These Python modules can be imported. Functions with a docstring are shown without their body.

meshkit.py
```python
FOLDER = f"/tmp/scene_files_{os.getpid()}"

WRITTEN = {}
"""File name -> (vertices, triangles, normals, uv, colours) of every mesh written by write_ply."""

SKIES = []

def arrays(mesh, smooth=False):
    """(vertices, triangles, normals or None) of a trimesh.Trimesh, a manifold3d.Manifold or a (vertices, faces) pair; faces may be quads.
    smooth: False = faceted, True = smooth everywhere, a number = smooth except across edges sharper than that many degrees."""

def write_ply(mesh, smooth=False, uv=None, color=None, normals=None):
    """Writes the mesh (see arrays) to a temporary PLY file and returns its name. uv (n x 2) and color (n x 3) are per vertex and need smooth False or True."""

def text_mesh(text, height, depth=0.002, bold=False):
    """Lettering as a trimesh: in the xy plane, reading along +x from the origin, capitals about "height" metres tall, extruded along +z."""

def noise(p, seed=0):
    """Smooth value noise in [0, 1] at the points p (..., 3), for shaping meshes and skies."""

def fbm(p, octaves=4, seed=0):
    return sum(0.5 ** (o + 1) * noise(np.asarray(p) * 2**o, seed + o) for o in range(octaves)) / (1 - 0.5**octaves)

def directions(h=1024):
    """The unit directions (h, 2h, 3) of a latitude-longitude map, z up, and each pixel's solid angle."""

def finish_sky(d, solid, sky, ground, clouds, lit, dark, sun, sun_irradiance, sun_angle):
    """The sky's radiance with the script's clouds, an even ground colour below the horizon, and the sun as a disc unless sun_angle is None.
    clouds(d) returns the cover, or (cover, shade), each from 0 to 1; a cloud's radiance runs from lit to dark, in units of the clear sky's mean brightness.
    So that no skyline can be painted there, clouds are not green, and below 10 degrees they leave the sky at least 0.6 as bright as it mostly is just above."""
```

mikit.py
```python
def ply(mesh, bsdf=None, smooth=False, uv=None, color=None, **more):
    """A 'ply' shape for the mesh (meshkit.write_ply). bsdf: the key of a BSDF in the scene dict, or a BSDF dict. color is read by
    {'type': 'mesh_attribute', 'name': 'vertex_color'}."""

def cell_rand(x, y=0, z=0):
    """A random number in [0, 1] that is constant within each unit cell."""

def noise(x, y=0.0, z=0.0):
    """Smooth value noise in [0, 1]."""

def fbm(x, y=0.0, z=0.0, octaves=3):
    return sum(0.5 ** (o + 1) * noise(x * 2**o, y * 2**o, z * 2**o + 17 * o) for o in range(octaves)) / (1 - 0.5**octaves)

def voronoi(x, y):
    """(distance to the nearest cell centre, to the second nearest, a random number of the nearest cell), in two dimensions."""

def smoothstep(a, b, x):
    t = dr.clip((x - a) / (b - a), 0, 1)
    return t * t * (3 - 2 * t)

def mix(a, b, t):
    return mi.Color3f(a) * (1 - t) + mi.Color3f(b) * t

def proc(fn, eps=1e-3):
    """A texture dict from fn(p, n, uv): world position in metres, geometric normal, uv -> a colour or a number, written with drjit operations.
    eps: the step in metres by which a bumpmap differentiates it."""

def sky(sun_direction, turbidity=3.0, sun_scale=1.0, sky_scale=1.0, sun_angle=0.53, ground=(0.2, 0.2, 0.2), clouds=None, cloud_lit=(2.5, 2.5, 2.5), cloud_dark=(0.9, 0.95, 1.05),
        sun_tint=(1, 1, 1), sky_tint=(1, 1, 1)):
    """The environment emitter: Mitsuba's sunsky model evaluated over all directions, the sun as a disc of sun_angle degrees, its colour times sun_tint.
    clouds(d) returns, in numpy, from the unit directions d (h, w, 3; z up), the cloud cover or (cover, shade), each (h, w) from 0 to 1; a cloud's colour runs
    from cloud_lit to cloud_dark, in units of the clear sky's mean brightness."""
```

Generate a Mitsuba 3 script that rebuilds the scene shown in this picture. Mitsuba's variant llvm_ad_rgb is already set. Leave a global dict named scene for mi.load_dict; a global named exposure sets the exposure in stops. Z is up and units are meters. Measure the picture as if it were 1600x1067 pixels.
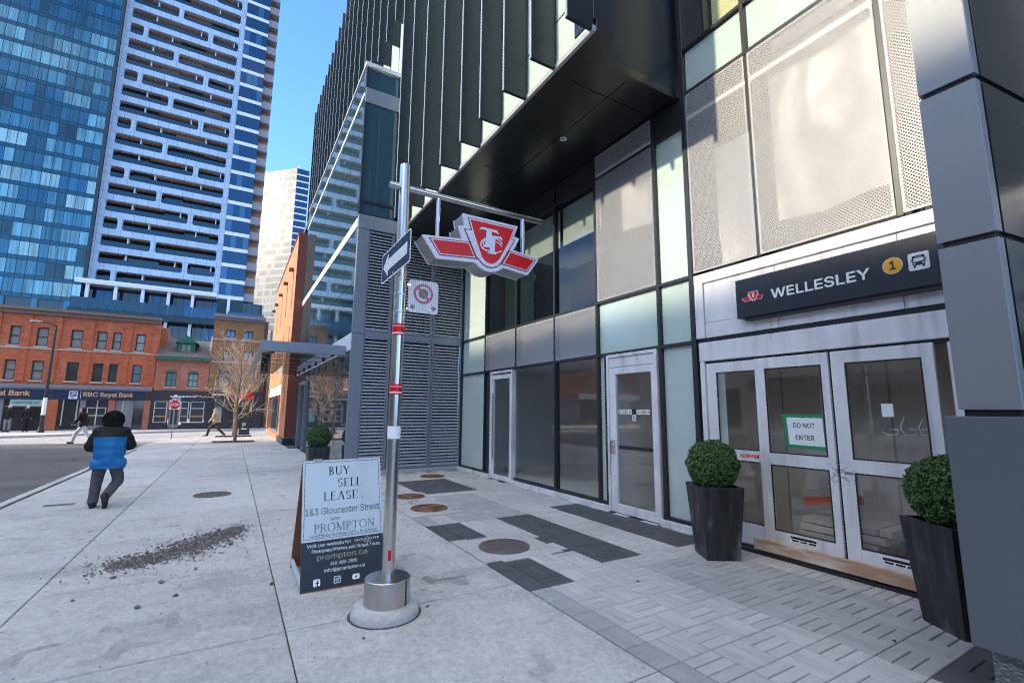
import math, random
import numpy as np, trimesh, manifold3d as m3, shapely
from shapely import affinity
from shapely.geometry import Polygon, box as sbox, LineString, Point
import mitsuba as mi, drjit as dr
import mikit, meshkit
from mikit import proc, fbm, noise, cell_rand, smoothstep, mix

T = mi.ScalarTransform4f
rng = np.random.default_rng(7)
random.seed(7)
scene, labels, used = {}, {}, {}

# ------------------------------------------------------------------ camera, sky, exposure
EYE = [0, 0, 1.65]
RIGHT, DOWN, FWD = ([0.86075416, -0.50895655, 0.00809305], [0.08074579, 0.12082592, -0.98938426], [0.50257575, 0.8522701, 0.14509751])
scene['camera'] = {'type': 'perspective', 'fov': 95.2277, 'fov_axis': 'x', 'near_clip': 0.05, 'far_clip': 3000.0,
                   'to_world': T().look_at(origin=EYE, target=[a + b for a, b in zip(EYE, FWD)], up=[-d for d in DOWN])}


def fill_clouds(d):  # added clouds, mostly out of view, to whiten the ambient light
    z = np.maximum(d[..., 2], 0) + 0.12
    p = np.stack([d[..., 0] / z * 0.9, d[..., 1] / z * 0.9, 0 * z + 305 * 3.7], -1)
    n = meshkit.fbm(p, 5, 305)
    return np.clip((n - 0.50) / 0.16, 0, 1) * 0.62, np.clip((n - 0.66) / 0.2, 0, 1) * 0.5


scene['sky'] = mikit.sky([-1, 0.12, 0.44], turbidity=2.0, sun_scale=0.20, sky_scale=1.0, sun_angle=1.3, clouds=fill_clouds, cloud_lit=(3.5, 3.3, 2.95), ground=(0.2, 0.2, 0.2), sky_tint=(0.47, 0.635, 0.90), sun_tint=(0.90, 1.0, 1.17))
exposure = 4.38

# ------------------------------------------------------------------ helpers
def newkey(name, parent=None):
    base = f'{parent}__{name}' if parent else name
    n = used.get(base, 0)
    used[base] = n + 1
    return base if n == 0 else f'{base}_{n:03d}'


def tag(key, label=None, category=None, group=None, kind=None):
    d = {k: v for k, v in dict(label=label, category=category, group=group, kind=kind).items() if v}
    if d:
        labels[key] = d


def thing(name, label, category, group=None):
    k = newkey(name)
    tag(k, label, category, group)
    return k


def add(name, mesh, mat, parent=None, smooth=False, label=None, category=None, group=None, kind=None, to_world=None):
    k = newkey(name, parent)
    if isinstance(mesh, MB):
        mesh = mesh.build()
    d = mesh if isinstance(mesh, dict) else mikit.ply(mesh, mat, smooth=smooth)
    d = dict(d)
    if to_world is not None:
        d['to_world'] = to_world
    scene[k] = d
    tag(k, label, category, group, kind)
    return k


def struct(name, mesh, mat, label=None, **k):
    return add(name, mesh, mat, label=label, kind='structure', **k)


def frame(o, ex, ey, ez):
    m = np.eye(4)
    m[:3, 0], m[:3, 1], m[:3, 2], m[:3, 3] = ex, ey, ez, o
    return m


def FAC(x, y=0, z=0):      # plan of a wall that faces -x: local x runs along -y, local y up
    return frame((x, y, z), (0, -1, 0), (0, 0, 1), (-1, 0, 0))


def FRT(y, x=0, z=0):      # plan of a wall that faces -y
    return frame((x, y, z), (1, 0, 0), (0, 0, 1), (0, -1, 0))


def FLR(z, x=0, y=0):
    return frame((x, y, z), (1, 0, 0), (0, 1, 0), (0, 0, 1))


BOXF = np.array([[0, 1, 3], [0, 3, 2], [4, 6, 7], [4, 7, 5], [0, 4, 5], [0, 5, 1], [2, 3, 7], [2, 7, 6], [0, 2, 6], [0, 6, 4], [1, 5, 7], [1, 7, 3]])


class MB:
    def __init__(self):
        self.v, self.f, self.n = [], [], 0

    def add(self, v, f):
        v = np.asarray(v, float)
        self.v.append(v)
        self.f.append(np.asarray(f, int) + self.n)
        self.n += len(v)
        return self

    def mesh(self, m, M=None):
        v = np.asarray(m.vertices)
        if M is not None:
            v = v @ M[:3, :3].T + M[:3, 3]
        return self.add(v, m.faces)

    def box(self, x0, x1, y0, y1, z0, z1, c=0.0, M=None):
        if c <= 0:
            v, f = np.array([[x, y, z] for x in (x0, x1) for y in (y0, y1) for z in (z0, z1)], float), BOXF
        else:
            lo, hi = np.array([x0, y0, z0]), np.array([x1, y1, z1])
            v = []
            for s in np.ndindex(2, 2, 2):
                p = np.where(np.array(s) == 1, hi, lo)
                q = np.where(np.array(s) == 1, hi - c, lo + c)
                for a in range(3):
                    w = q.copy()
                    w[a] = p[a]
                    v.append(w)
            v = np.array(v)
            h = m3.Manifold.hull_points(v)
            mm = h.to_mesh()
            v, f = np.array(mm.vert_properties[:, :3]), np.array(mm.tri_verts)
        if M is not None:
            v = v @ M[:3, :3].T + M[:3, 3]
        return self.add(v, f)

    def quad(self, a, b, c, d):
        return self.add([a, b, c, d], [[0, 1, 2], [0, 2, 3]])

    def tube(self, pts, r, n=10, caps=True):
        pts = np.asarray(pts, float)
        r = np.broadcast_to(np.asarray(r, float), len(pts))
        t = np.gradient(pts, axis=0)
        t /= np.linalg.norm(t, axis=1, keepdims=True) + 1e-12
        u = np.cross(t[0], [0, 0, 1] if abs(t[0][2]) < 0.9 else [1, 0, 0])
        a = np.arange(n) * 2 * np.pi / n
        rings = []
        for p, tt, rr in zip(pts, t, r):
            u = u - tt * (u @ tt)
            u /= np.linalg.norm(u)
            w = np.cross(tt, u)
            rings.append(p + rr * (np.cos(a)[:, None] * u + np.sin(a)[:, None] * w))
        v = np.vstack(rings)
        f = []
        for k in range(len(pts) - 1):
            for i in range(n):
                j = (i + 1) % n
                a0, a1, b0, b1 = k * n + i, k * n + j, k * n + n + i, k * n + n + j
                f += [[a0, a1, b1], [a0, b1, b0]]
        if caps:
            m = len(v)
            v = np.vstack([v, pts[:1], pts[-1:]])
            for i in range(n):
                j = (i + 1) % n
                f += [[m, j, i], [m + 1, (len(pts) - 1) * n + i, (len(pts) - 1) * n + j]]
        return self.add(v, f)

    def cyl(self, c, r0, r1, h, n=32):
        return self.tube([c, np.add(c, [0, 0, h])], [r0, r1], n)

    def lathe(self, prof, c, n=36):
        prof = np.asarray(prof, float)
        a = np.arange(n) * 2 * np.pi / n
        v = np.vstack([np.stack([c[0] + r * np.cos(a), c[1] + r * np.sin(a), np.full(n, c[2] + z)], 1) for r, z in prof])
        f = []
        for k in range(len(prof) - 1):
            for i in range(n):
                j = (i + 1) % n
                f += [[k * n + i, k * n + j, k * n + n + j], [k * n + i, k * n + n + j, k * n + n + i]]
        return self.add(v, f)

    def prism(self, poly, depth, M):
        for g in getattr(poly, 'geoms', [poly]):
            if g.is_empty or g.area < 1e-9:
                continue
            self.mesh(trimesh.creation.extrude_polygon(g, depth, engine='earcut'), M)
        return self

    def text(self, s, h, M, depth=0.002, bold=False, anchor='l', width=None, upright=True):
        m = meshkit.text_mesh(s, h, depth, bold)
        lo, hi = m.bounds
        sx = (width / (hi[0] - lo[0])) if width else 1.0
        m.vertices[:, 0] = (m.vertices[:, 0] - lo[0]) * sx
        w = (hi[0] - lo[0]) * sx
        m.vertices[:, 0] -= {'l': 0, 'c': w / 2, 'r': w}[anchor]
        return self.mesh(m, M)

    def build(self):
        return np.vstack(self.v), np.vstack(self.f)


def B(*a, **k):
    return MB().box(*a, **k)


def rrect(x0, y0, x1, y1, r, q=4):
    return sbox(x0 + r, y0 + r, x1 - r, y1 - r).buffer(r, quad_segs=q)


# ------------------------------------------------------------------ materials
def mat(name, d, two=True):
    scene[name] = {'type': 'twosided', 'bsdf': d} if two else d
    return name


def pr(col, rough=0.5, metal=0.0, spec=0.5, **k):
    c = {'type': 'rgb', 'value': list(col)} if isinstance(col, (tuple, list)) else col
    return {'type': 'principled', 'base_color': c, 'roughness': rough, 'metallic': metal, 'specular': spec, **k}


def simple(name, col, rough=0.5, metal=0.0, spec=0.5, **k):
    return mat(name, pr(col, rough, metal, spec, **k))


def f_concrete(p, n, uv):
    a = fbm(p.x * 0.7, p.y * 0.7, p.z * 0.7, 4)
    b = fbm(p.x * 5 + 9, p.y * 5, p.z * 5, 3)
    g = noise(p.x * 160, p.y * 160, p.z * 160)
    streak = smoothstep(0.60, 0.78, fbm(p.x * 0.8 + 31, p.y * 2.6, 1.0, 4))
    tile = cell_rand(dr.floor((p.x + 1.38) / 1.86), dr.floor((p.y - 4.1) / 1.76), 5)
    g2 = fbm(p.x * 34, p.y * 34, p.z * 34, 3)
    spot = smoothstep(0.80, 0.87, noise(p.x * 7.3 + 3, p.y * 7.3, 5.0)) * smoothstep(0.5, 0.8, fbm(p.x * 1.1, p.y * 1.1, 9.0, 2))
    v = 0.405 + 0.12 * (a - 0.5) + 0.08 * (b - 0.5) + 0.12 * (g - 0.5) + 0.16 * (g2 - 0.5) - 0.06 * streak + 0.05 * (tile - 0.5) - 0.13 * spot
    ck = smoothstep(0.004, 0.0, dr.abs(fbm(p.x * 0.9 + 40, p.y * 0.9, 4.0, 5) - 0.5)) * smoothstep(0.62, 0.70, noise(p.x * 0.45 + 9, p.y * 0.45, 2.0))
    v = v - 0.15 * ck
    return mi.Color3f(v * 1.02, v * 1.0, v * 0.965)


mat('m_concrete', pr(proc(f_concrete), 0.85, spec=0.3))


def f_asphalt(p, n, uv):
    a = fbm(p.x * 0.35, p.y * 0.9, 0.0, 4)
    g = noise(p.x * 120, p.y * 120, 0.0)
    crack = smoothstep(0.02, 0.0, dr.abs(fbm(p.x * 0.25 + 5, p.y * 0.25, 2.0, 4) - 0.5))
    v = 0.115 + 0.07 * (a - 0.5) + 0.06 * (g - 0.5) - 0.03 * crack
    v = mix(v, v * 2.9, smoothstep(29.5, 31.0, p.y + 0.1 * p.x))  # crossing coloured as pale salted asphalt where the sun falls on it
    return v * mi.Color3f(1.03, 1.0, 0.96)


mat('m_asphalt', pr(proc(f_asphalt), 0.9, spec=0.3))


def paver(name, base, var):
    def fn(p, n, uv):
        gx, gy = (p.x - 2.72) / 0.305, (p.y - 0.21) / 0.305
        i, j = dr.floor(gx), dr.floor(gy)
        par = (i + j) - 2 * dr.floor((i + j) / 2)
        sub = dr.select(par < 0.5, dr.floor((gy - j) * 3), dr.floor((gx - i) * 3) + 10)
        c = cell_rand(i, j, sub + 3)
        a = fbm(p.x * 1.3, p.y * 1.3, 3.0, 3)
        along = dr.select(par < 0.5, fbm(p.x * 9, p.y * 70, 1.0, 2), fbm(p.x * 70, p.y * 9, 2.0, 2))
        v = 1 + var * 0.95 * (c - 0.5) + 0.30 * (a - 0.5) + 0.22 * (along - 0.5)
        return mi.Color3f(base[0] * v, base[1] * v, base[2] * v)
    return mat(name, pr(proc(fn), 0.75, spec=0.35))


paver('m_pave_light', (0.415, 0.405, 0.395), 0.14)
paver('m_pave_mid', (0.32, 0.32, 0.322), 0.14)
paver('m_pave_dark', (0.075, 0.078, 0.085), 0.22)
simple('m_joint', (0.07, 0.07, 0.07), 0.95)
simple('m_fin', (0.007, 0.016, 0.028), 0.36, 0.0, 0.5)
simple('m_soffit', (0.012, 0.013, 0.015), 0.24, 0.0, 0.6)
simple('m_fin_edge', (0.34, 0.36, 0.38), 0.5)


def f_colpanel(p, n, uv):
    a = fbm(p.x * 1.1, p.y * 1.1, p.z * 0.6, 3)
    g = noise(p.x * 240, p.y * 240, p.z * 240)
    v = 1 + 0.25 * (a - 0.5) + 0.22 * (g - 0.5)
    return mi.Color3f(0.19 * v, 0.205 * v, 0.22 * v)


mat('m_column', pr(proc(f_colpanel), 0.42, 0.2, 0.5))


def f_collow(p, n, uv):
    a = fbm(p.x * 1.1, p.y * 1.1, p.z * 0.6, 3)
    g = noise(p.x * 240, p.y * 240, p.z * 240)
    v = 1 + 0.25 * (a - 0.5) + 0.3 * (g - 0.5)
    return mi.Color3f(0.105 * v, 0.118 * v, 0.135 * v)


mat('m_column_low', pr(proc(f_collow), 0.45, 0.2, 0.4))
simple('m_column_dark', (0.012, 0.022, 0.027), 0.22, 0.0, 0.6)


def f_granite(p, n, uv):
    a = fbm(p.x * 55, p.y * 55, p.z * 90, 3)
    b = noise(p.x * 25 + 4, p.y * 25, p.z * 40)
    v = 0.10 + 0.20 * smoothstep(0.40, 0.75, a) * (0.4 + b)
    return mi.Color3f(v, v * 1.03, v * 0.99)


mat('m_granite', pr(proc(f_granite), 0.4, spec=0.5))
simple('m_louvre', (0.225, 0.25, 0.29), 0.4, 0.2)
simple('m_slat', (0.42, 0.44, 0.47), 0.42, 0.1)
simple('m_black', (0.006, 0.006, 0.007), 0.6)
simple('m_mullion', (0.025, 0.028, 0.032), 0.35, 0.2)


def f_alu(p, n, uv):
    a = fbm(p.x * 2.0, p.y * 14.0, p.z * 1.2, 3)
    b = fbm(p.x * 3, p.y * 3, p.z * 3, 3)
    sm = smoothstep(0.24, 0.05, dr.sqrt(dr.square(p.y - 2.58) + dr.square(p.z - 1.03) * 2.0)) * smoothstep(0.50, 0.62, fbm(p.y * 38, p.z * 60, 1.0, 3))
    dirt = smoothstep(0.55, 0.8, fbm(p.y * 9 + 3, p.z * 1.1, 5.0, 4))
    v = (1 + 0.26 * (a - 0.5) + 0.26 * (b - 0.5)) * (1 - 0.5 * sm) * (1 - 0.22 * dirt)
    return mi.Color3f(0.70 * v, 0.70 * v, 0.715 * v)


mat('m_alu', pr(proc(f_alu), 0.40, 0.1, 0.5))
simple('m_perf', (0.345, 0.355, 0.37), 0.5, 0.2)
simple('m_perf_trim', (0.6, 0.6, 0.58), 0.5, 0.2)


def f_foil(p, n, uv):
    a = fbm(p.y * 3, p.z * 3, 1.0, 3)
    v = 0.60 + 0.3 * (a - 0.5)
    return mi.Color3f(v, v, v * 1.0)


mat('m_foil', pr(proc(f_foil), 0.5, 0.22, 0.4))
mat('m_glass', {'type': 'thindielectric', 'int_ior': 1.52, 'specular_reflectance': {'type': 'rgb', 'value': 1.0}, 'specular_transmittance': {'type': 'rgb', 'value': [0.94, 0.97, 0.97]}}, two=False)
mat('m_glass_coated', {'type': 'thindielectric', 'int_ior': 1.5, 'specular_reflectance': {'type': 'rgb', 'value': 0.4}, 'specular_transmittance': {'type': 'rgb', 'value': [0.6, 0.68, 0.68]}}, two=False)
simple('m_teal', (0.46, 0.55, 0.53), 0.09, 0.0, 0.5)
simple('m_frost', (0.47, 0.59, 0.54), 0.14, 0.0, 0.5)
simple('m_tealdark', (0.03, 0.05, 0.055), 0.05, 0.0, 0.55)
simple('m_wingglass', (0.025, 0.05, 0.06), 0.03, 0.1, 0.8)
simple('m_bluewindow', (0.05, 0.105, 0.15), 0.06, 0.3, 0.7)
simple('m_shopglass', (0.018, 0.028, 0.03), 0.03, 0.0, 0.8)
simple('m_room', (0.68, 0.65, 0.60), 0.8)
simple('m_room_floor', (0.40, 0.39, 0.37), 0.6)


def f_ply(p, n, uv):
    a = fbm(p.y * 2.2, p.z * 0.8, p.x, 4)
    g = fbm(p.y * 40, p.z * 2.5, 1.0, 2)
    j = smoothstep(0.975, 0.985, (p.y / 1.22) - dr.floor(p.y / 1.22))
    v = 1 + 0.4 * (a - 0.5) + 0.14 * (g - 0.5) - 0.45 * j
    return mi.Color3f(0.50 * v, 0.425 * v, 0.35 * v)


mat('m_ply_wall', pr(proc(f_ply), 0.8))
simple('m_yellow_wall', (0.62, 0.6, 0.33), 0.8)


def steel(p, n, uv):
    a = fbm(p.x * 30, p.y * 30, p.z * 1.2, 3)
    v = 0.55 + 0.22 * (a - 0.5)
    return mi.Color3f(v, v * 0.99, v * 0.975)


mat('m_steel', pr(proc(steel), 0.2, 1.0))


def steel_b(p, n, uv):
    a = fbm(p.x * 9, p.y * 9, p.z * 2.5, 4)
    s = smoothstep(0.55, 0.8, fbm(p.x * 12 + 4, p.y * 12, p.z * 6, 3))
    v = 0.50 + 0.35 * (a - 0.5)
    return mix(mi.Color3f(v, v * 0.97, v * 0.94), (0.26, 0.19, 0.14), s * 0.6)


mat('m_steel_base', pr(proc(steel_b), 0.3, 1.0))
simple('m_signgrey', (0.36, 0.36, 0.35), 0.38, 0.65)
simple('m_lav', (0.62, 0.64, 0.72), 0.35)
simple('m_white', (0.82, 0.82, 0.82), 0.45)
simple('m_red', (0.60, 0.008, 0.014), 0.3, spec=0.3)
simple('m_darkred', (0.22, 0.01, 0.03), 0.3)
simple('m_pinkwhite', (0.78, 0.58, 0.60), 0.35)
simple('m_navy', (0.012, 0.018, 0.032), 0.35)
simple('m_signnavy', (0.018, 0.023, 0.035), 0.28)
simple('m_yellow', (0.82, 0.40, 0.01), 0.4)
simple('m_paper', (0.74, 0.78, 0.78), 0.6)
simple('m_green_tape', (0.02, 0.22, 0.10), 0.55)
simple('m_ink', (0.012, 0.013, 0.016), 0.6)


def banner(name, c0, k):
    def fn(p, n, uv):
        a = fbm(p.x * 5, p.y * 3, p.z * 2.2, 4)
        b = smoothstep(0.55, 0.8, fbm(p.x * 14 + 7, 1.0, p.z * 2.0, 3))
        v = 1 + k * (a - 0.5) - 0.25 * k * b
        return mi.Color3f(c0[0] * v, c0[1] * v, c0[2] * v)
    return mat(name, pr(proc(fn), 0.5))


banner('m_board_light', (0.50, 0.58, 0.62), 0.22)
banner('m_board_dark', (0.012, 0.017, 0.024), 1.0)
simple('m_tan_text', (0.36, 0.30, 0.22), 0.6)
simple('m_rustwood', (0.22, 0.10, 0.05), 0.8)


def f_wood(p, n, uv):
    a = fbm(p.x * 4, p.y * 1.4, p.z * 26, 4)
    s = smoothstep(0.48, 0.72, fbm(p.y * 1.8, p.z * 9, 2.0, 4))
    return mix(mix((0.66, 0.58, 0.49), (0.55, 0.45, 0.36), a), (0.36, 0.17, 0.075), s * 0.75)


mat('m_wood', pr(proc(f_wood), 0.8))


def f_pot(p, n, uv):
    a = fbm(p.x * 26, p.y * 26, p.z * 1.6, 3)
    b = smoothstep(0.6, 0.85, fbm(p.x * 7 + 3, p.y * 7, p.z * 2.5, 4))
    v = 0.012 + 0.05 * a * a + 0.07 * b + 0.06 * smoothstep(0.25, 0.0, p.z) * b
    return mi.Color3f(v, v * 1.03, v * 1.08)


mat('m_pot', pr(proc(f_pot), 0.42, 0.0, 0.5))
simple('m_soil', (0.03, 0.022, 0.015), 0.95)


def f_leaf(p, n, uv):
    a = cell_rand(dr.floor(p.x * 45), dr.floor(p.y * 45), dr.floor(p.z * 45))
    return mix((0.028, 0.075, 0.018), (0.10, 0.19, 0.055), a)


mat('m_leaf', pr(proc(f_leaf), 0.5, 0.0, 0.4))
simple('m_leaf_core', (0.012, 0.03, 0.008), 0.9)


def f_iron(p, n, uv):
    r = dr.sqrt(dr.square(p.x - dr.floor(p.x)) + 0.01)
    a = fbm(p.x * 8, p.y * 8, 0.0, 4)
    s = smoothstep(0.42, 0.65, a)
    g = noise(p.x * 60, p.y * 60, 1.0)
    return mix(mix((0.17, 0.16, 0.15), (0.10, 0.09, 0.085), g), (0.17, 0.085, 0.05), s * 0.4)


mat('m_iron', pr(proc(f_iron), 0.75, 0.2))


def f_rust(p, n, uv):
    a = fbm(p.x * 9, p.y * 9, 0.0, 4)
    return mix((0.10, 0.05, 0.032), (0.21, 0.115, 0.07), smoothstep(0.3, 0.7, a))


mat('m_rust', pr(proc(f_rust), 0.9))


def f_gravel(p, n, uv):
    a = cell_rand(dr.floor(p.x * 55), dr.floor(p.y * 55), 1)
    return mix((0.06, 0.055, 0.052), (0.27, 0.24, 0.22), a * a)


mat('m_gravel', pr(proc(f_gravel), 0.9))


def brick(name, c1, c2, mortar, bw=0.24, bh=0.08):
    def fn(p, n, uv):
        h = p.x + p.y
        row = dr.floor(p.z / bh)
        u = h / bw + 0.5 * (row - 2 * dr.floor(row / 2))
        c = cell_rand(dr.floor(u), row, 4)
        fu, fv = u - dr.floor(u), p.z / bh - row
        m = dr.maximum(smoothstep(0.9, 0.97, fu), smoothstep(0.82, 0.95, fv))
        a = fbm(h * 0.5, p.z * 0.5, 3.0, 4)
        w = smoothstep(0.55, 0.8, fbm(h * 1.3 + 8, p.z * 0.7, 7.0, 4))
        return mix(mix(mix(c1, c2, c * 0.7 + 0.5 * a), mortar, m * 0.5), mortar, 0.3 * w)
    return mat(name, pr(proc(fn), 0.9, spec=0.2))


brick('m_brick_red', (0.52, 0.145, 0.065), (0.32, 0.085, 0.045), (0.44, 0.27, 0.19))
brick('m_brick_pink', (0.46, 0.18, 0.12), (0.30, 0.10, 0.065), (0.42, 0.31, 0.25))
brick('m_brick_brown', (0.30, 0.175, 0.085), (0.19, 0.11, 0.05), (0.31, 0.23, 0.15))
brick('m_brick_dark', (0.14, 0.075, 0.05), (0.09, 0.05, 0.035), (0.16, 0.13, 0.11))


def f_orange(p, n, uv):
    a = fbm(p.y * 2, p.z * 2, p.x, 4)
    g = noise(p.y * 40, p.z * 40, 1.0)
    v = 1 + 0.25 * (a - 0.5) + 0.12 * (g - 0.5)
    return mi.Color3f(0.47 * v, 0.225 * v, 0.125 * v)


mat('m_orange', pr(proc(f_orange), 0.85, spec=0.2))
simple('m_redbrown', (0.20, 0.045, 0.025), 0.6)
simple('m_stone', (0.42, 0.37, 0.31), 0.85)
simple('m_cornice', (0.17, 0.125, 0.105), 0.8)
simple('m_grey_trim', (0.19, 0.19, 0.215), 0.7)
simple('m_darkfront', (0.028, 0.029, 0.037), 0.6)
simple('m_winframe', (0.035, 0.04, 0.045), 0.5)
simple('m_palewindow', (0.22, 0.25, 0.25), 0.08, 0.0, 0.7)
simple('m_darkwindow', (0.03, 0.036, 0.04), 0.05, 0.0, 0.8)
simple('m_banknavy', (0.005, 0.018, 0.06), 0.5)
simple('m_gold', (0.62, 0.36, 0.18), 0.5)
simple('m_bluelogo', (0.02, 0.12, 0.42), 0.4)
simple('m_mint', (0.32, 0.46, 0.42), 0.5)
simple('m_green', (0.015, 0.13, 0.085), 0.6)
simple('m_roof', (0.13, 0.115, 0.115), 0.9)
simple('m_shopdark', (0.014, 0.013, 0.014), 0.25, 0.0, 0.6)
simple('m_warm', (0.40, 0.22, 0.10), 0.6)


def f_wtower(p, n, uv):
    gx, gz = p.x / 1.42, p.z / 1.38
    jx, jz = gx - dr.floor(gx), gz - dr.floor(gz)
    j = dr.maximum(smoothstep(0.955, 0.975, jx), smoothstep(0.955, 0.975, jz))
    c = cell_rand(dr.floor(gx), dr.floor(gz), 1)
    return mix(mix((0.31, 0.44, 0.58), (0.36, 0.49, 0.64), c), (0.12, 0.14, 0.18), j * 0.8)


mat('m_wtower', pr(proc(f_wtower), 0.5, 0.1))
simple('m_slab_soffit', (0.78, 0.54, 0.38), 0.8)
simple('m_balc_glass', (0.012, 0.05, 0.085), 0.06, 0.1, 0.5)
simple('m_balc_back', (0.012, 0.02, 0.026), 0.08, 0.0, 0.8)
simple('m_bluepane', (0.018, 0.065, 0.13), 0.05, 0.45, 0.8)
simple('m_bluepane_light', (0.05, 0.14, 0.23), 0.06, 0.5, 0.8)
simple('m_lightband', (0.62, 0.66, 0.72), 0.5)
simple('m_brownwall', (0.30, 0.165, 0.10), 0.8)
simple('m_greypanel', (0.22, 0.225, 0.27), 0.6)
def curtain(c, k):
    def fn(p, n, uv):
        a = noise(p.x * 7.0 + p.z * 0.15, p.z * 0.35, 3.0)
        b = cell_rand(dr.floor(p.x - 0.8), dr.floor((p.z - 16.4) / 2.62), 6)
        v = 1 + k * (a - 0.5) + 0.5 * (b - 0.5)
        return mi.Color3f(c[0] * v, c[1] * v, c[2] * v)
    return proc(fn)


for i, (c, mt, k) in enumerate([((0.03, 0.105, 0.145), 0.45, 0.5), ((0.05, 0.165, 0.215), 0.4, 0.7), ((0.11, 0.27, 0.32), 0.2, 0.8), ((0.018, 0.045, 0.06), 0.3, 0.4), ((0.21, 0.37, 0.40), 0.1, 0.7), ((0.03, 0.12, 0.19), 0.5, 0.4)]):
    mat(f'm_tower_pane_{i}', pr(curtain(c, k), 0.05, mt, 0.8))
simple('m_spandrel', (0.018, 0.075, 0.105), 0.12, 0.45, 0.7)
simple('m_tower_mullion', (0.02, 0.045, 0.06), 0.4, 0.4)


def f_fartower(p, n, uv):
    h = p.x * 0.72 - p.y * 0.69
    gx, gz = h / 1.55, p.z / 2.55
    fx, fz = gx - dr.floor(gx), gz - dr.floor(gz)
    r = cell_rand(dr.floor(gx), dr.floor(gz), 2)
    line = dr.maximum(smoothstep(0.86, 0.93, fx), smoothstep(0.42, 0.30, dr.abs(fz - 0.62)) * 0.0)
    band = smoothstep(0.30, 0.24, fz)
    win = mix((0.08, 0.08, 0.085), (0.165, 0.157, 0.15), smoothstep(0.15, 0.6, r))
    a = fbm(h * 0.11, p.z * 0.13, 1.0, 3)
    win = mix(win, (0.05, 0.06, 0.075), smoothstep(0.55, 0.72, a) * 0.7)
    return mix(mix(win, (0.05, 0.05, 0.055), line * 0.9), (0.185, 0.18, 0.172), band)


mat('m_fartower', pr(proc(f_fartower), 0.4, 0.1))
simple('m_bark', (0.22, 0.165, 0.115), 0.9)
simple('m_twig', (0.50, 0.40, 0.30), 0.9)
simple('m_jacket_blue', (0.004, 0.15, 0.40), 0.5)
simple('m_jacket_black', (0.005, 0.005, 0.006), 0.75)
simple('m_fur', (0.004, 0.004, 0.004), 0.95)


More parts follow.
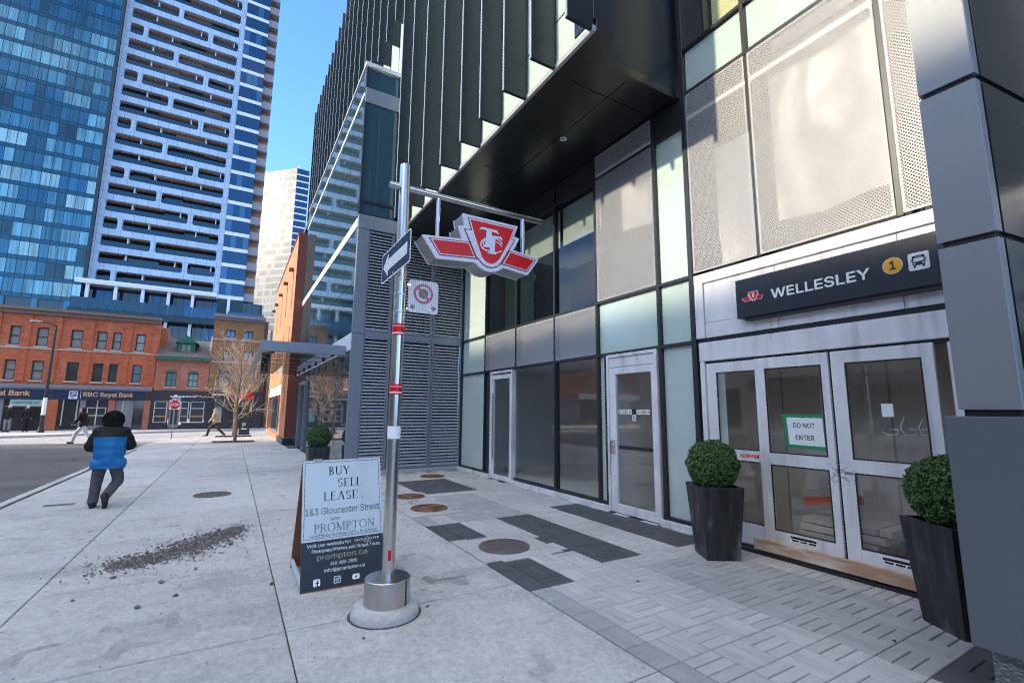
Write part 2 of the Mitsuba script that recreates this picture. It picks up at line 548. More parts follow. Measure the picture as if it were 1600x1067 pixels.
def f_denim(p, n, uv):
    a = fbm(p.x * 12, p.y * 12, p.z * 9, 3)
    v = 0.075 + 0.05 * (a - 0.5)
    return mi.Color3f(v, v, v * 1.05)


mat('m_trousers', pr(proc(f_denim), 0.9))
simple('m_skin', (0.42, 0.25, 0.17), 0.6)
simple('m_shoe', (0.008, 0.008, 0.009), 0.6)
simple('m_sole', (0.035, 0.032, 0.03), 0.8)
simple('m_beige', (0.42, 0.33, 0.22), 0.8)
simple('m_brownpants', (0.05, 0.03, 0.02), 0.8)
simple('m_paletrousers', (0.50, 0.50, 0.52), 0.8)
simple('m_hair', (0.02, 0.014, 0.01), 0.8)
simple('m_greycoat', (0.20, 0.20, 0.21), 0.8)
simple('m_rowwall', (0.56, 0.50, 0.44), 0.85)
simple('m_paint', (0.55, 0.54, 0.52), 0.8)
simple('m_orange_paint', (0.62, 0.10, 0.02), 0.5)

# ------------------------------------------------------------------ ground, road, pavements
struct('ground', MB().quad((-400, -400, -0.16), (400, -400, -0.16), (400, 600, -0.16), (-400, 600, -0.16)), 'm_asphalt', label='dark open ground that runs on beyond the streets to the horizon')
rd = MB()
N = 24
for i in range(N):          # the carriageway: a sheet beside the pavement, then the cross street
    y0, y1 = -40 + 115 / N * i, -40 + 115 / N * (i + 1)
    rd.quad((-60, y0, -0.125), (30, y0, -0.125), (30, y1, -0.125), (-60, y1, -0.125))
struct('road', rd, 'm_asphalt', label='grey asphalt carriageway left of the pavement, coloured paler at the sunlit crossing')
# far pavement with its kerb running askew in front of the shops
farp = Polygon([(-40, 27), (-10.9, 36.9), (-5.6, 40.0), (-1.7, 42.6), (2.0, 43.9), (30, 47), (30, 60), (-40, 60)])
fp = struct('far_pavement', MB().prism(farp, 0.16, FLR(-0.16)), 'm_concrete', label='strip of pale pavement in front of the brick shops across the street')
# near pavement
corner = Polygon([(-3.11, -12), (-3.11, 26.2), (-3.0, 28.6), (-2.85, 30.2), (-2.45, 31.6), (-1.4, 32.9), (0.4, 34.3), (2.12, 35.3), (2.12, -12)])
pv = struct('pavement', MB().prism(Polygon([(-3.11, -12), (-3.11, 26.2), (-2.45, 31.6), (0.4, 34.3), (9, 35.5), (9, -12)]).buffer(-0.002), 0.125, FLR(-0.145)), 'm_joint', label='wide grey concrete pavement beside the glass building')
XJ = [-3.106, -1.38, 0.475, 2.497]
YJ = [4.1 + 1.76 * k for k in range(-8, 19)]
gap = 0.006
for a, b in zip(XJ[:-1], XJ[1:]):
    for c, d in zip(YJ[:-1], YJ[1:]):
        cell = sbox(a + gap, c + gap, b - gap, d - gap)
        if a > 0 and d > 12.5:
            cell = sbox(a + gap, c + gap, 2.46, d - gap)
        if d > 22.5:
            cell = cell.intersection(corner.buffer(-0.01))
        if cell.is_empty or cell.area < 0.05:
            continue
        x0, y0, x1, y1 = cell.bounds
        if len(cell.exterior.coords) == 5:
            e, z = 0.008, 0.0
            v = [(x0, y0, -0.05), (x1, y0, -0.05), (x1, y1, -0.05), (x0, y1, -0.05), (x0, y0, z - e * .6), (x1, y0, z - e * .6), (x1, y1, z - e * .6), (x0, y1, z - e * .6), (x0 + e, y0 + e, z), (x1 - e, y0 + e, z), (x1 - e, y1 - e, z), (x0 + e, y1 - e, z)]
            f = []
            for q in range(4):
                r = (q + 1) % 4
                f += [[q, r, 4 + r], [q, 4 + r, 4 + q], [4 + q, 4 + r, 8 + r], [4 + q, 8 + r, 8 + q]]
            f += [[8, 9, 10], [8, 10, 11]]
            add('slab', (np.array(v), np.array(f)), 'm_concrete', 'pavement')
        else:
            add('slab', MB().prism(cell, 0.05, FLR(-0.05)), 'm_concrete', 'pavement')
# kerb stones
kp = [(-3.255, -12), (-3.255, 0), (-3.255, 13), (-3.255, 20), (-3.255, 26.2), (-3.14, 28.6), (-3.0, 30.2), (-2.6, 31.68), (-1.5, 33.0), (0.35, 34.42)]
kl = LineString(kp)
for k in range(int(kl.length / 3.0)):
    seg = shapely.ops.substring(kl, 3.0 * k + 0.005, min(kl.length, 3.0 * k + 2.995))
    drop = 0.0 if seg.coords[0][1] < 24 else 0.06
    add('kerb_stone', MB().prism(seg.buffer(0.07, cap_style='flat', join_style='mitre').intersection(sbox(-3.4, -20, 9, 60)), 0.16, FLR(-0.165 - drop * 0.6)), 'm_concrete', 'pavement')
# worn crosswalk lines
cw = MB()
for x0, y0, x1, y1 in [(-7.5, 31.2, -2.9, 29.0), (-7.5, 33.6, -2.3, 32.2)]:
    d = np.array([x1 - x0, y1 - y0])
    nrm = np.array([-d[1], d[0]]) / np.linalg.norm(d) * 0.13
    cw.quad((x0 - nrm[0], y0 - nrm[1], -0.12), (x1 - nrm[0], y1 - nrm[1], -0.12), (x1 + nrm[0], y1 + nrm[1], -0.12), (x0 + nrm[0], y0 + nrm[1], -0.12))
struct('crosswalk_marking', cw, 'm_paint', label='worn pale crosswalk lines on the road at the corner')

# plank pavers between the pavement and the building, basket weave of three planks to a square
S = 0.305
struct('paved_forecourt', MB().box(2.5, 5.7, -3.0, 12.36, -0.14, -0.012), 'm_joint', label='plank paver forecourt in light and charcoal bands beside the building')
DARK = [(2.50, 3.0, 5.75, 6.6), (2.5, 3.0, 3.95, 4.75), (3.6, 4.2, 4.06, 6.6), (4.88, 5.46, 4.16, 6.9), (3.4, 4.6, 9.15, 10.94), (3.96, 5.6, -3, 1.40)]
PADS = [(2.5, 3.52, 4.72, 5.75), (2.5, 3.42, 7.25, 9.45)]


def tone(x, y):
    for a, b, c, d in DARK:
        if a <= x <= b and c <= y <= d:
            return 'm_pave_dark'
    if x < 2.72:
        return 'm_pave_mid'
    if (3.95 < x < 5.2 and y < 3.95) or (3.1 < x < 4.3 and 6.7 < y < 8.9):
        return 'm_pave_mid'
    return 'm_pave_light'


def slabmesh(w, h, e=0.005):
    v = [(0, 0, -0.03), (w, 0, -0.03), (w, h, -0.03), (0, h, -0.03), (0, 0, -e), (w, 0, -e), (w, h, -e), (0, h, -e), (e, e, 0), (w - e, e, 0), (w - e, h - e, 0), (e, h - e, 0)]
    f = []
    for q in range(4):
        r = (q + 1) % 4
        f += [[q, r, 4 + r], [q, 4 + r, 4 + q], [4 + q, 4 + r, 8 + r], [4 + q, 8 + r, 8 + q]]
    return np.array(v, float), np.array(f + [[8, 9, 10], [8, 10, 11]])


planks = []
edge_gap = 0.0085
for j in range(-9, 41):
    for i in range(-1, 11):
        X0, Y0 = 2.5 + 0.22 + S * i, 1.43 + S * (j - 4)
        if i == -1:                                  # border course of single squares
            cells = [(2.5, Y0, 0.215, S)] if Y0 < 4.05 else [(2.5, Y0, 0.215, S)]
        elif (i + j) % 2 == 0:
            cells = [(X0, Y0 + S / 3 * q, S, S / 3) for q in range(3)]
        else:
            cells = [(X0 + S / 3 * q, Y0, S / 3, S) for q in range(3)]
        for x, y, w, h in cells:
            cx, cy = x + w / 2, y + h / 2
            if cx > 5.6 or y + h > 12.33 or any(a < cx < b and c < cy < d for a, b, c, d in PADS):
                continue
            w = min(w, 5.69 - x)
            planks.append((x, y, w, h, tone(X0 + S / 2 if i >= 0 else 2.6, Y0 + S / 2)))
planks.sort(key=lambda p: (p[1] < 0.9, abs(p[1]) + 0.2 * abs(p[0] - 4)))
base = {}
rest = {}
for q, (x, y, w, h, m) in enumerate(planks):
    g = edge_gap if w > h else 0.007
    ww, hh = round(w - 0.0085, 4), round(h - g, 4)
    tilt = rng.normal(0, 0.0012, 2)
    dz = rng.normal(0, 0.0007)
    if q < 285:
        kk = (ww, hh, m)
        if kk not in base:
            base[kk] = mikit.ply(slabmesh(ww, hh), m)
        add('paver', base[kk], m, 'paved_forecourt', to_world=T().translate([x + 0.00425, y + g / 2, dz]))
    else:
        v, f = slabmesh(ww, hh)
        rest.setdefault(m, MB()).add(v + [x + 0.00425, y + g / 2, dz], f)
for m, mb in rest.items():
    add({'m_pave_light': 'light_pavers', 'm_pave_mid': 'grey_pavers', 'm_pave_dark': 'charcoal_pavers'}[m], mb, m, 'paved_forecourt', kind='stuff')
for a, b, c, d in PADS:
    add('concrete_pad', MB().box(a + 0.004, b, c, d, -0.05, -0.001), 'm_concrete', 'paved_forecourt')

# access covers
def cover(name, x, y, r, m, label, group='manhole covers in the pavement'):
    k = thing(name, label, 'manhole cover', group)
    add('rim', MB().lathe([(r * 0.90, 0.012), (r * 0.92, 0.016), (r, 0.014), (r * 1.01, 0.0), (r * 1.01, -0.02)], (x, y, 0), 40), 'm_iron' if m != 'm_rust' else m, k)
    lid = MB().lathe([(0.0, 0.006), (r * 0.895, 0.006), (r * 0.895, -0.01)], (x, y, 0), 40)
    for a in np.arange(-r, r, 0.05):
        for b in np.arange(-r, r, 0.05):
            if a * a + b * b < (r * 0.84) ** 2:
                lid.box(x + a, x + a + 0.026, y + b, y + b + 0.026, 0.005, 0.0115)
    add('lid', lid, m, k)


cover('manhole_cover', 2.99, 5.22, 0.31, 'm_iron', 'grey manhole cover in a concrete pad nearest the camera beside the charcoal pavers')
cover('manhole_cover', 2.99, 7.78, 0.31, 'm_rust', 'rusty manhole cover behind the sign pole, nearer of the two rust brown ones')
cover('manhole_cover', 3.05, 8.95, 0.27, 'm_rust', 'rusty manhole cover behind the sign pole, farther of the two rust brown ones')
cover('manhole_cover', -0.205, 10.9, 0.31, 'm_iron', 'manhole cover alone in the concrete pavement beyond the loose gravel')
cover('manhole_cover', 4.42, 11.35, 0.30, 'm_rust', 'flat rusty manhole cover in the pavers close to the louvred wall')
add('utility_plate', MB().box(-2.6, -2.2, 10.9, 11.05, 0.001, 0.006), 'm_iron', label='thin dark utility plate in the pavement left of the walking man', category='utility plate')
add('utility_plate', MB().box(1.45, 1.9, 21.5, 21.65, 0.001, 0.006), 'm_iron', label='thin dark utility plate in the pavement by the orange building pillar', category='utility plate')

# loose gravel
gv = MB()
OCT = np.array([[1, 0, 0], [-1, 0, 0], [0, 1, 0], [0, -1, 0], [0, 0, 1], [0, 0, -1]], float)
OCF = np.array([[0, 2, 4], [2, 1, 4], [1, 3, 4], [3, 0, 4], [2, 0, 5], [1, 2, 5], [3, 1, 5], [0, 3, 5]])


def pebble(x, y, s):
    v = OCT * s * rng.uniform(0.6, 1.3, (6, 1))
    v[:, 2] *= 0.7
    a = rng.uniform(0, 6.3)
    c, n = math.cos(a), math.sin(a)
    v = np.stack([v[:, 0] * c - v[:, 1] * n, v[:, 0] * n + v[:, 1] * c, v[:, 2]], 1)
    gv.add(v + [x, y, s * 0.35], OCF)


blob = LineString([(-0.95, 6.55), (-0.55, 6.75), (-0.15, 7.2), (0.2, 7.75)])
for k in range(5400):
    t = rng.uniform(0, 1)
    p = blob.interpolate(t, normalized=True)
    w = 0.36 - 0.10 * t
    r = w * rng.normal(0, 0.55) * (1.15 - 0.35 * math.sin(9 * t))
    a = rng.uniform(0, 6.3)
    pebble(p.x + r * math.cos(a) * 0.9, p.y + r * math.sin(a) * 1.1, min(0.03, 0.006 + rng.exponential(0.0045)))
for k in range(330):
    p = blob.interpolate(rng.uniform(0, 1), normalized=True)
    pebble(p.x + rng.normal(0, 0.38), p.y + rng.normal(0, 0.5), rng.uniform(0.004, 0.012))
for k in range(240):
    pebble(rng.uniform(-2.4, 4.4), rng.uniform(2.2, 10), rng.uniform(0.003, 0.008))
for x, y, s in [(-0.45, 5.75, 0.03), (-0.55, 5.15, 0.03), (-0.3, 5.3, 0.022), (0.45, 5.2, 0.026), (-0.2, 6.05, 0.025), (-1.05, 5.6, 0.02), (-0.32, 7.0, 0.03), (1.55, 4.0, 0.02), (0.95, 3.7, 0.015), (3.55, 3.55, 0.02), (4.3, 1.75, 0.018)]:
    pebble(x, y, s)
add('gravel', gv, 'm_gravel', label='spilled heap of loose gravel and scattered pebbles on the concrete pavement', category='gravel', kind='stuff')

# ------------------------------------------------------------------ the station building (right)
SB = thing('station_building', 'dark glass city building with black vertical fins above a louvred wall and station doors', 'building')
XF = 5.59
YW = 12.334


def pane(name, y0, y1, z0, z1, m, x=XF + 0.03, parent=SB, t=0.0, **k):
    """a sheet in the wall that faces -x: thin glass as one sheet, anything else as a slab"""
    if m.startswith('m_glass'):
        return add(name, MB().quad((x, y1, z0), (x, y0, z0), (x, y0, z1), (x, y1, z1)), m, parent, **k)
    return add(name, MB().box(x, x + 0.02, y0, y1, z0, z1), m, parent, **k)


for y, z0, z1 in [(12.30, 0.08, 6.0), (10.82, 0.08, 6.45), (9.26, 2.60, 6.45), (7.725, 0.08, 6.45), (6.415, 0.08, 6.45), (4.97, 0.08, 6.45), (4.345, 0.08, 9.6), (3.32, 6.46, 9.6), (1.85, 6.46, 9.6), (0.3, 6.46, 9.6)]:
    w = 0.055 if y != 4.345 else 0.08
    add('mullion', MB().box(XF - 0.035, XF + 0.08, y - w / 2, y + w / 2, z0, z1, 0.004), 'm_mullion', SB)
add('mullion', MB().box(XF - 0.03, XF + 0.08, 6.19, 6.235, 0.08, 2.6, 0.004), 'm_mullion', SB)
for z, y0, y1 in [(0.115, 4.39, 5.02), (0.115, 6.24, 9.33), (0.115, 10.5, 12.3), (2.625, 4.33, 12.3), (3.585, 4.33, 12.3), (5.975, 4.37, 12.3), (7.2, -3, 4.31), (6.455, -3, 4.31)]:
    h = 0.05
    add('transom', MB().box(XF - 0.03, XF + 0.075, y0, y1, z - h / 2, z + h / 2, 0.004), 'm_mullion', SB)
for y0, y1 in [(9.4, 10.44)]:
    pass
for y0, y1 in [(4.36, 5.04), (6.16, 9.36), (10.48, 12.3)]:
    add('sill', MB().box(XF - 0.075, XF + 0.06, y0, y1, -0.02, 0.088, 0.006), 'm_alu', SB)
# ground floor bays
pane('teal_panel', 10.85, 12.27, 0.14, 3.56, 'm_teal')
pane('teal_panel', 10.85, 12.27, 3.61, 5.95, 'm_teal')
pane('side_light', 10.5, 10.79, 0.14, 2.6, 'm_tealdark')
for y0, y1 in [(7.755, 9.33), (6.445, 7.695)]:
    pane('window_pane', y0, y1, 0.14, 2.6, 'm_glass')
pane('narrow_panel', 6.24, 6.385, 0.14, 2.6, 'm_teal')
pane('teal_panel', 4.39, 4.94, 0.14, 2.6, 'm_teal')
pane('frosted_panel', 5.0, 6.385, 2.65, 3.56, 'm_frost')
pane('frosted_panel', 4.39, 4.94, 2.65, 3.56, 'm_frost')
pane('frosted_panel', 4.39, 4.94, 3.61, 5.95, 'm_frost', label='tall pale frosted strip between the perforated panels')
for y0, y1 in [(9.29, 10.79), (7.755, 9.23), (6.445, 7.695)]:
    pane('window_pane', y0, y1, 3.61, 5.95, 'm_glass_coated')
for y0, y1 in [(10.85, 12.27), (9.29, 10.79), (7.755, 9.23), (6.445, 7.695), (4.39, 4.94)]:
    add('spandrel', MB().box(XF, XF + 0.03, y0, y1, 6.0, 6.43), 'm_mullion', SB)
# upper bays
for y0, y1 in [(3.35, 4.30), (1.88, 3.29), (0.33, 1.82), (-3, 0.27)]:
    pane('frosted_panel', y0, y1, 6.48, 7.17, 'm_frost')
for y0, y1 in [(3.95, 4.30), (3.35, 3.89), (1.88, 3.29), (0.33, 1.82), (-3, 0.27)]:
    pane('window_pane', y0, y1, 7.23, 9.6, 'm_glass')
add('mullion', MB().box(XF - 0.03, XF + 0.08, 3.895, 3.945, 7.22, 9.6, 0.004), 'm_mullion', SB)
add('upper_wall', MB().box(XF - 0.02, 12.0, -8, 4.3, 9.61, 22.0), 'm_fin', SB)


# perforated sheets: a real hole in every cell of a staggered grid
def perforated(y0, y1, z0, z1, x, pitch=0.0265, r=0.0092, margin=0.022, s=1):
    a = pitch * math.sqrt(2)
    W, H = y1 - y0 - 2 * margin, z1 - z0 - 2 * margin
    nu, nv = max(1, round(W / a)), max(1, round(H / a))
    au, av = W / nu, H / nv
    ang = np.arange(8) * np.pi / 4
    ring = np.stack([np.cos(ang) * r, np.sin(ang) * r], 1)
    d = np.array([[au / 2, 0], [au / 4, av / 4], [0, av / 2], [-au / 4, av / 4], [-au / 2, 0], [-au / 4, -av / 4], [0, -av / 2], [au / 4, -av / 4]])
    cell = np.vstack([ring, d])
    f = []
    for q in range(8):
        k = (q + 1) % 8
        f += [[q, 8 + q, 8 + k], [q, 8 + k, k]]
    f = np.array(f)
    C = [((i + 0.5) * au, (j + 0.5) * av) for i in range(nu) for j in range(nv)] + [(i * au, j * av) for i in range(1, nu) for j in range(1, nv)]
    C = np.array(C)
    v = (C[:, None, :] + cell[None]).reshape(-1, 2)
    ff = (f[None] + (np.arange(len(C)) * 16)[:, None, None]).reshape(-1, 3)
    tri_v, tri_f = [], []
    for i in range(nu):                       # half cells that close the edge of the grid
        for q0, q1 in ((0, 1), (nv, -1)):
            yy = q0 * av
            n = len(tri_v)
            tri_v += [(i * au, yy), ((i + 1) * au, yy), ((i + 0.5) * au, yy + q1 * av / 2)]
            tri_f += [[n, n + 1, n + 2]]
    for j in range(nv):
        for q0, q1 in ((0, 1), (nu, -1)):
            xx = q0 * au
            n = len(tri_v)
            tri_v += [(xx, j * av), (xx, (j + 1) * av), (xx + q1 * au / 2, (j + 0.5) * av)]
            tri_f += [[n, n + 1, n + 2]]
    ff = np.vstack([ff, np.array(tri_f) + len(v)])
    v = np.vstack([v, tri_v])
    V = np.stack([np.full(len(v), x), y1 - margin - v[:, 0], z0 + margin + v[:, 1]], 1)
    mb = MB().add(V, ff)
    for p in [(y0, y1, z0, z0 + margin), (y0, y1, z1 - margin, z1), (y0, y0 + margin, z0 + margin, z1 - margin), (y1 - margin, y1, z0 + margin, z1 - margin)]:
        mb.quad((x, p[1], p[2]), (x, p[0], p[2]), (x, p[0], p[3]), (x, p[1], p[3]))
    return mb


XP = XF - 0.02
for y0, y1, z0, z1 in [(9.29, 10.79, 2.655, 3.555), (7.755, 9.23, 2.655, 3.555), (6.445, 7.695, 2.655, 3.555)]:
    add('perforated_panel', perforated(y0, y1, z0, z1, XP), 'm_perf', SB)
for y0, y1 in [(5.0, 6.385), (3.345, 4.30), (1.88, 3.295), (0.35, 1.82)]:
    add('perforated_panel', perforated(y0, y1, 3.615, 6.02, XP), 'm_perf', SB)
    add('perforated_panel', perforated(y0, y1, 6.055, 6.43, XP), 'm_perf', SB)
    add('panel_trim', MB().box(XP + 0.004, XP + 0.03, y0, y1, 6.018, 6.057), 'm_perf_trim', SB)
for y in (3.32, 1.85):
    add('panel_joint', MB().box(XP + 0.01, XP + 0.05, y - 0.024, y + 0.024, 3.6, 6.43), 'm_mullion', SB)
# the back of the perforated cladding and the crumpled foil sheets behind it
add('cladding_back', MB().box(XF + 0.32, XF + 0.36, -3, 6.39, 2.64, 6.45), 'm_mullion', SB)
add('cladding_back', MB().box(XF + 0.20, XF + 0.24, 6.41, 10.8, 2.64, 3.57), 'm_mullion', SB)


def foil(y0, y1, z0, z1, x, seed):
    n, m = max(4, int((y1 - y0) / 0.05)), max(4, int((z1 - z0) / 0.05))
    yy, zz = np.meshgrid(np.linspace(y0, y1, n + 1), np.linspace(z0, z1, m + 1), indexing='ij')
    p = np.stack([yy, zz, np.full_like(yy, seed)], -1)
    r_ = np.random.default_rng(seed)
    h = 0.03 * (meshkit.noise(p * [3.2, 2.4, 1], seed + 3) - 0.5) + 0.02 * (meshkit.noise(p * [7, 6, 1], seed + 5) - 0.5)
    for q in range(4):
        a = r_.uniform(0, 3.14)
        h = h + r_.uniform(0.06, 0.16) * np.abs((yy - r_.uniform(y0, y1)) * math.cos(a) + (zz - r_.uniform(z0, z1)) * math.sin(a))
    h = np.clip(h - h.min(), 0, 0.13)
    V = np.stack([x - h, yy, zz], -1).reshape(-1, 3)
    I = np.arange((n + 1) * (m + 1)).reshape(n + 1, m + 1)
    f = np.vstack([np.stack([I[:-1, :-1], I[:-1, 1:], I[1:, 1:]], -1).reshape(-1, 3), np.stack([I[:-1, :-1], I[1:, 1:], I[1:, :-1]], -1).reshape(-1, 3)])
    return MB().add(V, f)


for i, (y0, y1, z0, z1) in enumerate([(5.02, 5.75, 4.75, 5.55), (3.36, 3.88, 3.65, 5.35), (1.90, 3.06, 3.98, 5.9)]):
    add('foil_sheet', foil(y0, y1, z0, z1, XF + 0.16, 11 + i), 'm_foil', SB, smooth=True)

# swing doors
def swing_door(y0, y1, z1, leafz, glass, label):
    d = add('swing_door', MB().box(XF - 0.05, XF + 0.07, y0, y0 + 0.05, 0, z1, 0.005).box(XF - 0.05, XF + 0.07, y1 - 0.05, y1, 0, z1, 0.005).box(XF - 0.05, XF + 0.07, y0 + 0.05, y1 - 0.05, z1 - 0.05, z1, 0.005), 'm_alu', SB, label=label)
    a, b = y0 + 0.056, y1 - 0.056
    lf = MB()
    g0, g1, gz0, gz1 = glass
    for bx in [(a, g0, 0.012, leafz), (g1, b, 0.012, leafz), (g0, g1, 0.012, gz0), (g0, g1, gz1, leafz)]:
        lf.box(XF - 0.035, XF + 0.02, *bx, 0.003)
    add('leaf', lf, 'm_alu', d)
    if leafz < z1 - 0.1:
        add('header_panel', MB().box(XF - 0.02, XF + 0.02, a, b, leafz + 0.012, z1 - 0.053), 'm_alu', d)
    add('pane', MB().quad((XF, g1, gz0), (XF, g0, gz0), (XF, g0, gz1), (XF, g1, gz1)), 'm_glass', d)
    return d


d1 = swing_door(9.39, 10.47, 2.595, 2.5, (9.52, 10.32, 0.12, 2.40), 'narrow glass door next to the louvred wall')
add('pull_handle', MB().tube([(XF - 0.1, 10.22, 0.5), (XF - 0.1, 10.22, 2.05)], 0.016, 10).tube([(XF - 0.1, 10.22, 0.6), (XF, 10.22, 0.6)], 0.01, 6).tube([(XF - 0.1, 10.22, 1.95), (XF, 10.22, 1.95)], 0.01, 6), 'm_steel', d1, smooth=40)
d2 = swing_door(5.03, 6.165, 2.605, 2.38, (5.165, 5.955, 0.145, 2.265), 'glass swing door with a black crash bar and stair signs')
add('crash_bar', MB().box(XF - 0.002, XF + 0.06, 5.17, 5.95, 1.03, 1.085, 0.006), 'm_mullion', d2)
add('door_handle', MB().tube([(XF - 0.1, 6.03, 0.95), (XF - 0.1, 6.03, 1.16)], 0.012, 8).box(XF - 0.05, XF - 0.03, 5.99, 6.07, 0.94, 1.17, 0.004).tube([(XF - 0.1, 6.03, 1.10), (XF - 0.04, 6.03, 1.10)], 0.01, 6), 'm_steel', d2, smooth=40)

# portal of the sliding doors
add('portal_fascia', MB().box(XF - 0.03, XF + 0.06, -3, 4.30, 3.44, 3.575, 0.004).box(XF - 0.03, XF + 0.06, 4.16, 4.30, 2.66, 3.438, 0.004), 'm_alu', SB)
for y0, y1 in [(3.135, 4.145), (1.90, 3.13), (-3, 1.895)]:
    add('portal_panel', MB().box(XF - 0.018, XF + 0.05, y0, y1, 2.87, 3.425, 0.003), 'm_alu', SB)
    add('portal_panel', MB().box(XF - 0.018, XF + 0.05, y0, y1, 2.66, 2.866, 0.003), 'm_alu', SB)
add('portal_reveal', MB().box(XF + 0.0, XF + 0.05, -3, 4.3, 2.6, 2.66), 'm_black', SB)
sd = add('sliding_door', MB().box(XF - 0.05, XF + 0.08, -3, 4.255, 2.335, 2.595, 0.006).box(XF - 0.04, XF + 0.08, 4.185, 4.255, 0.0, 2.333, 0.004), 'm_alu', SB, label='wide silver sliding doors with a wooden plank across their foot')
add('door_jamb', MB().box(XF + 0.0, XF + 0.08, 4.26, 4.32, 0, 2.6).box(XF - 0.01, XF + 0.1, -3, 4.18, 2.30, 2.334), 'm_mullion', sd)
add('threshold', MB().box(XF - 0.12, XF + 0.06, -3, 4.3, -0.02, 0.03), 'm_mullion', sd)


def door_leaf(y0, y1, g0, g1, x, name, bottom=0.06):
    mb = MB()
    for a, b, c, d in [(y0, g0, bottom, 2.30), (g1, y1, bottom, 2.30), (g0, g1, bottom, 0.31), (g0, g1, 1.045, 1.18), (g0, g1, 2.17, 2.30)]:
        mb.box(x - 0.022, x + 0.022, a, b, c, d, 0.003)
    lf = add(name, mb, 'm_alu', sd)
    for c, d in ((0.31, 1.045), (1.18, 2.17)):
        add(name.replace('leaf', 'pane'), MB().quad((x, g1, c), (x, g0, c), (x, g0, d), (x, g1, d)), 'm_glass', sd)
        gk = 0.012
        add('gasket', MB().box(x - 0.024, x - 0.012, g0, g0 + gk, c, d).box(x - 0.024, x - 0.012, g1 - gk, g1, c, d).box(x - 0.024, x - 0.012, g0 + gk, g1 - gk, c, c + gk).box(x - 0.024, x - 0.012, g0 + gk, g1 - gk, d - gk, d), 'm_mullion', sd)


door_leaf(3.40, 4.17, 3.44, 4.02, XF - 0.0, 'fixed_leaf')
door_leaf(2.60, 3.435, 2.675, 3.31, XF - 0.07, 'leaf')
door_leaf(1.70, 2.572, 1.795, 2.44, XF - 0.07, 'leaf')
door_leaf(0.75, 1.62, 0.85, 1.5, XF - 0.0, 'fixed_leaf')
add('meeting_seal', MB().box(XF - 0.06, XF - 0.05, 2.566, 2.602, 0.05, 2.3), 'm_black', sd)
for y0, y1 in ((2.86, 3.14), (1.99, 2.27)):
    dlb = add('door_label', MB().box(XF - 0.0945, XF - 0.093, y0, y1, 0.225, 0.288), 'm_white', sd)
    lt = MB()
    lt.box(XF - 0.0958, XF - 0.0946, y0 + 0.004, y1 - 0.004, 0.258, 0.284)
    for q in range(3):
        lt.box(XF - 0.0958, XF - 0.0946, y0 + 0.012 + q * 0.09, y0 + 0.085 + q * 0.09, 0.232, 0.25)
    add('door_label_print', lt, 'm_ink', sd)
add('exit_sticker', MB().box(XF - 0.0245, XF - 0.0228, 3.49, 3.74, 1.093, 1.130), 'm_red', sd)
stt = MB().text('EXIT ONLY', 0.022, FAC(XF - 0.0246, 3.73, 1.101), 0.001, True, 'l', 0.22)
add('exit_sticker_text', stt, 'm_white', sd)
add('grime', MB().box(XF - 0.0932, XF - 0.0925, 2.45, 2.53, 1.02, 1.05), 'm_grey_trim', sd)
# chalk scrawl on the right pane
sc = MB()
for pts in ([(2.17, 1.47), (2.12, 1.44), (2.05, 1.45), (2.03, 1.49), (2.09, 1.50)], [(1.98, 1.62), (2.02, 1.52), (1.99, 1.44), (1.91, 1.45), (1.90, 1.50), (1.95, 1.50)], [(1.84, 1.60), (1.88, 1.52), (1.86, 1.45), (1.80, 1.46), (1.81, 1.51), (1.86, 1.50)]):
    sc.tube([(XF - 0.074, y, z) for y, z in pts], 0.0026, 5)
add('scrawl', sc, 'm_paper', sd)

# louvred wall that faces the street end
def louvre(x0, x1, z0, z1):
    w_ = 0.022
    rails = MB().box(x0, x0 + w_, YW - 0.04, YW + 0.05, z0, z1, 0.003).box(x1 - w_, x1, YW - 0.04, YW + 0.05, z0, z1, 0.003).box(x0 + w_, x1 - w_, YW - 0.04, YW + 0.05, z0, z0 + 0.04, 0.003).box(x0 + w_, x1 - w_, YW - 0.04, YW + 0.05, z1 - 0.04, z1, 0.003)
    p = add('louvre_panel', rails, 'm_louvre', SB)
    sl = MB()
    n = int((z1 - z0 - 0.1) / 0.082)
    h = (z1 - z0 - 0.1) / n
    for k in range(n):
        z = z0 + 0.05 + k * h
        a, b, t = np.array([YW - 0.03, z + 0.010]), np.array([YW + 0.025, z + 0.040]), np.array([0, 0.012])
        P = [(x, *q) for x in (x0 + w_, x1 - w_) for q in (a - t, a + t, b + t, b - t)]
        sl.add(P, [[0, 4, 5], [0, 5, 1], [1, 5, 6], [1, 6, 2], [2, 6, 7], [2, 7, 3], [3, 7, 4], [3, 4, 0]])
    add('slats', sl, 'm_slat', p, kind='stuff')


simple('m_louvre_back', (0.06, 0.065, 0.075), 0.8)
add('louvre_backing', MB().box(2.60, 5.57, YW + 0.16, YW + 0.2, 0, 6.5), 'm_louvre_back', SB)
for x0, x1 in [(2.785, 3.43), (3.56, 4.605), (4.69, 5.55)]:
    for z0, z1 in [(0.12, 3.50), (3.66, 6.38)]:
        louvre(x0, x1, z0, z1)
fr = MB()
for x0, x1 in [(3.435, 3.485), (3.505, 3.555), (4.61, 4.64), (4.655, 4.685)]:
    fr.box(x0, x1, YW - 0.045, YW + 0.05, 0.1, 6.40, 0.004)
add('louvre_frame', fr.box(2.785, 5.56, YW - 0.03, YW + 0.05, 3.505, 3.655), 'm_louvre', SB)
add('base_kerb', MB().box(2.47, 5.58, YW - 0.07, YW + 0.1, -0.05, 0.10, 0.008), 'm_concrete', SB)
for z0, z1 in [(0.1, 3.575), (3.583, 6.40)]:
    add('corner_panel', MB().box(2.475, 2.778, YW - 0.05, YW + 0.06, z0, z1, 0.004), 'm_louvre', SB)

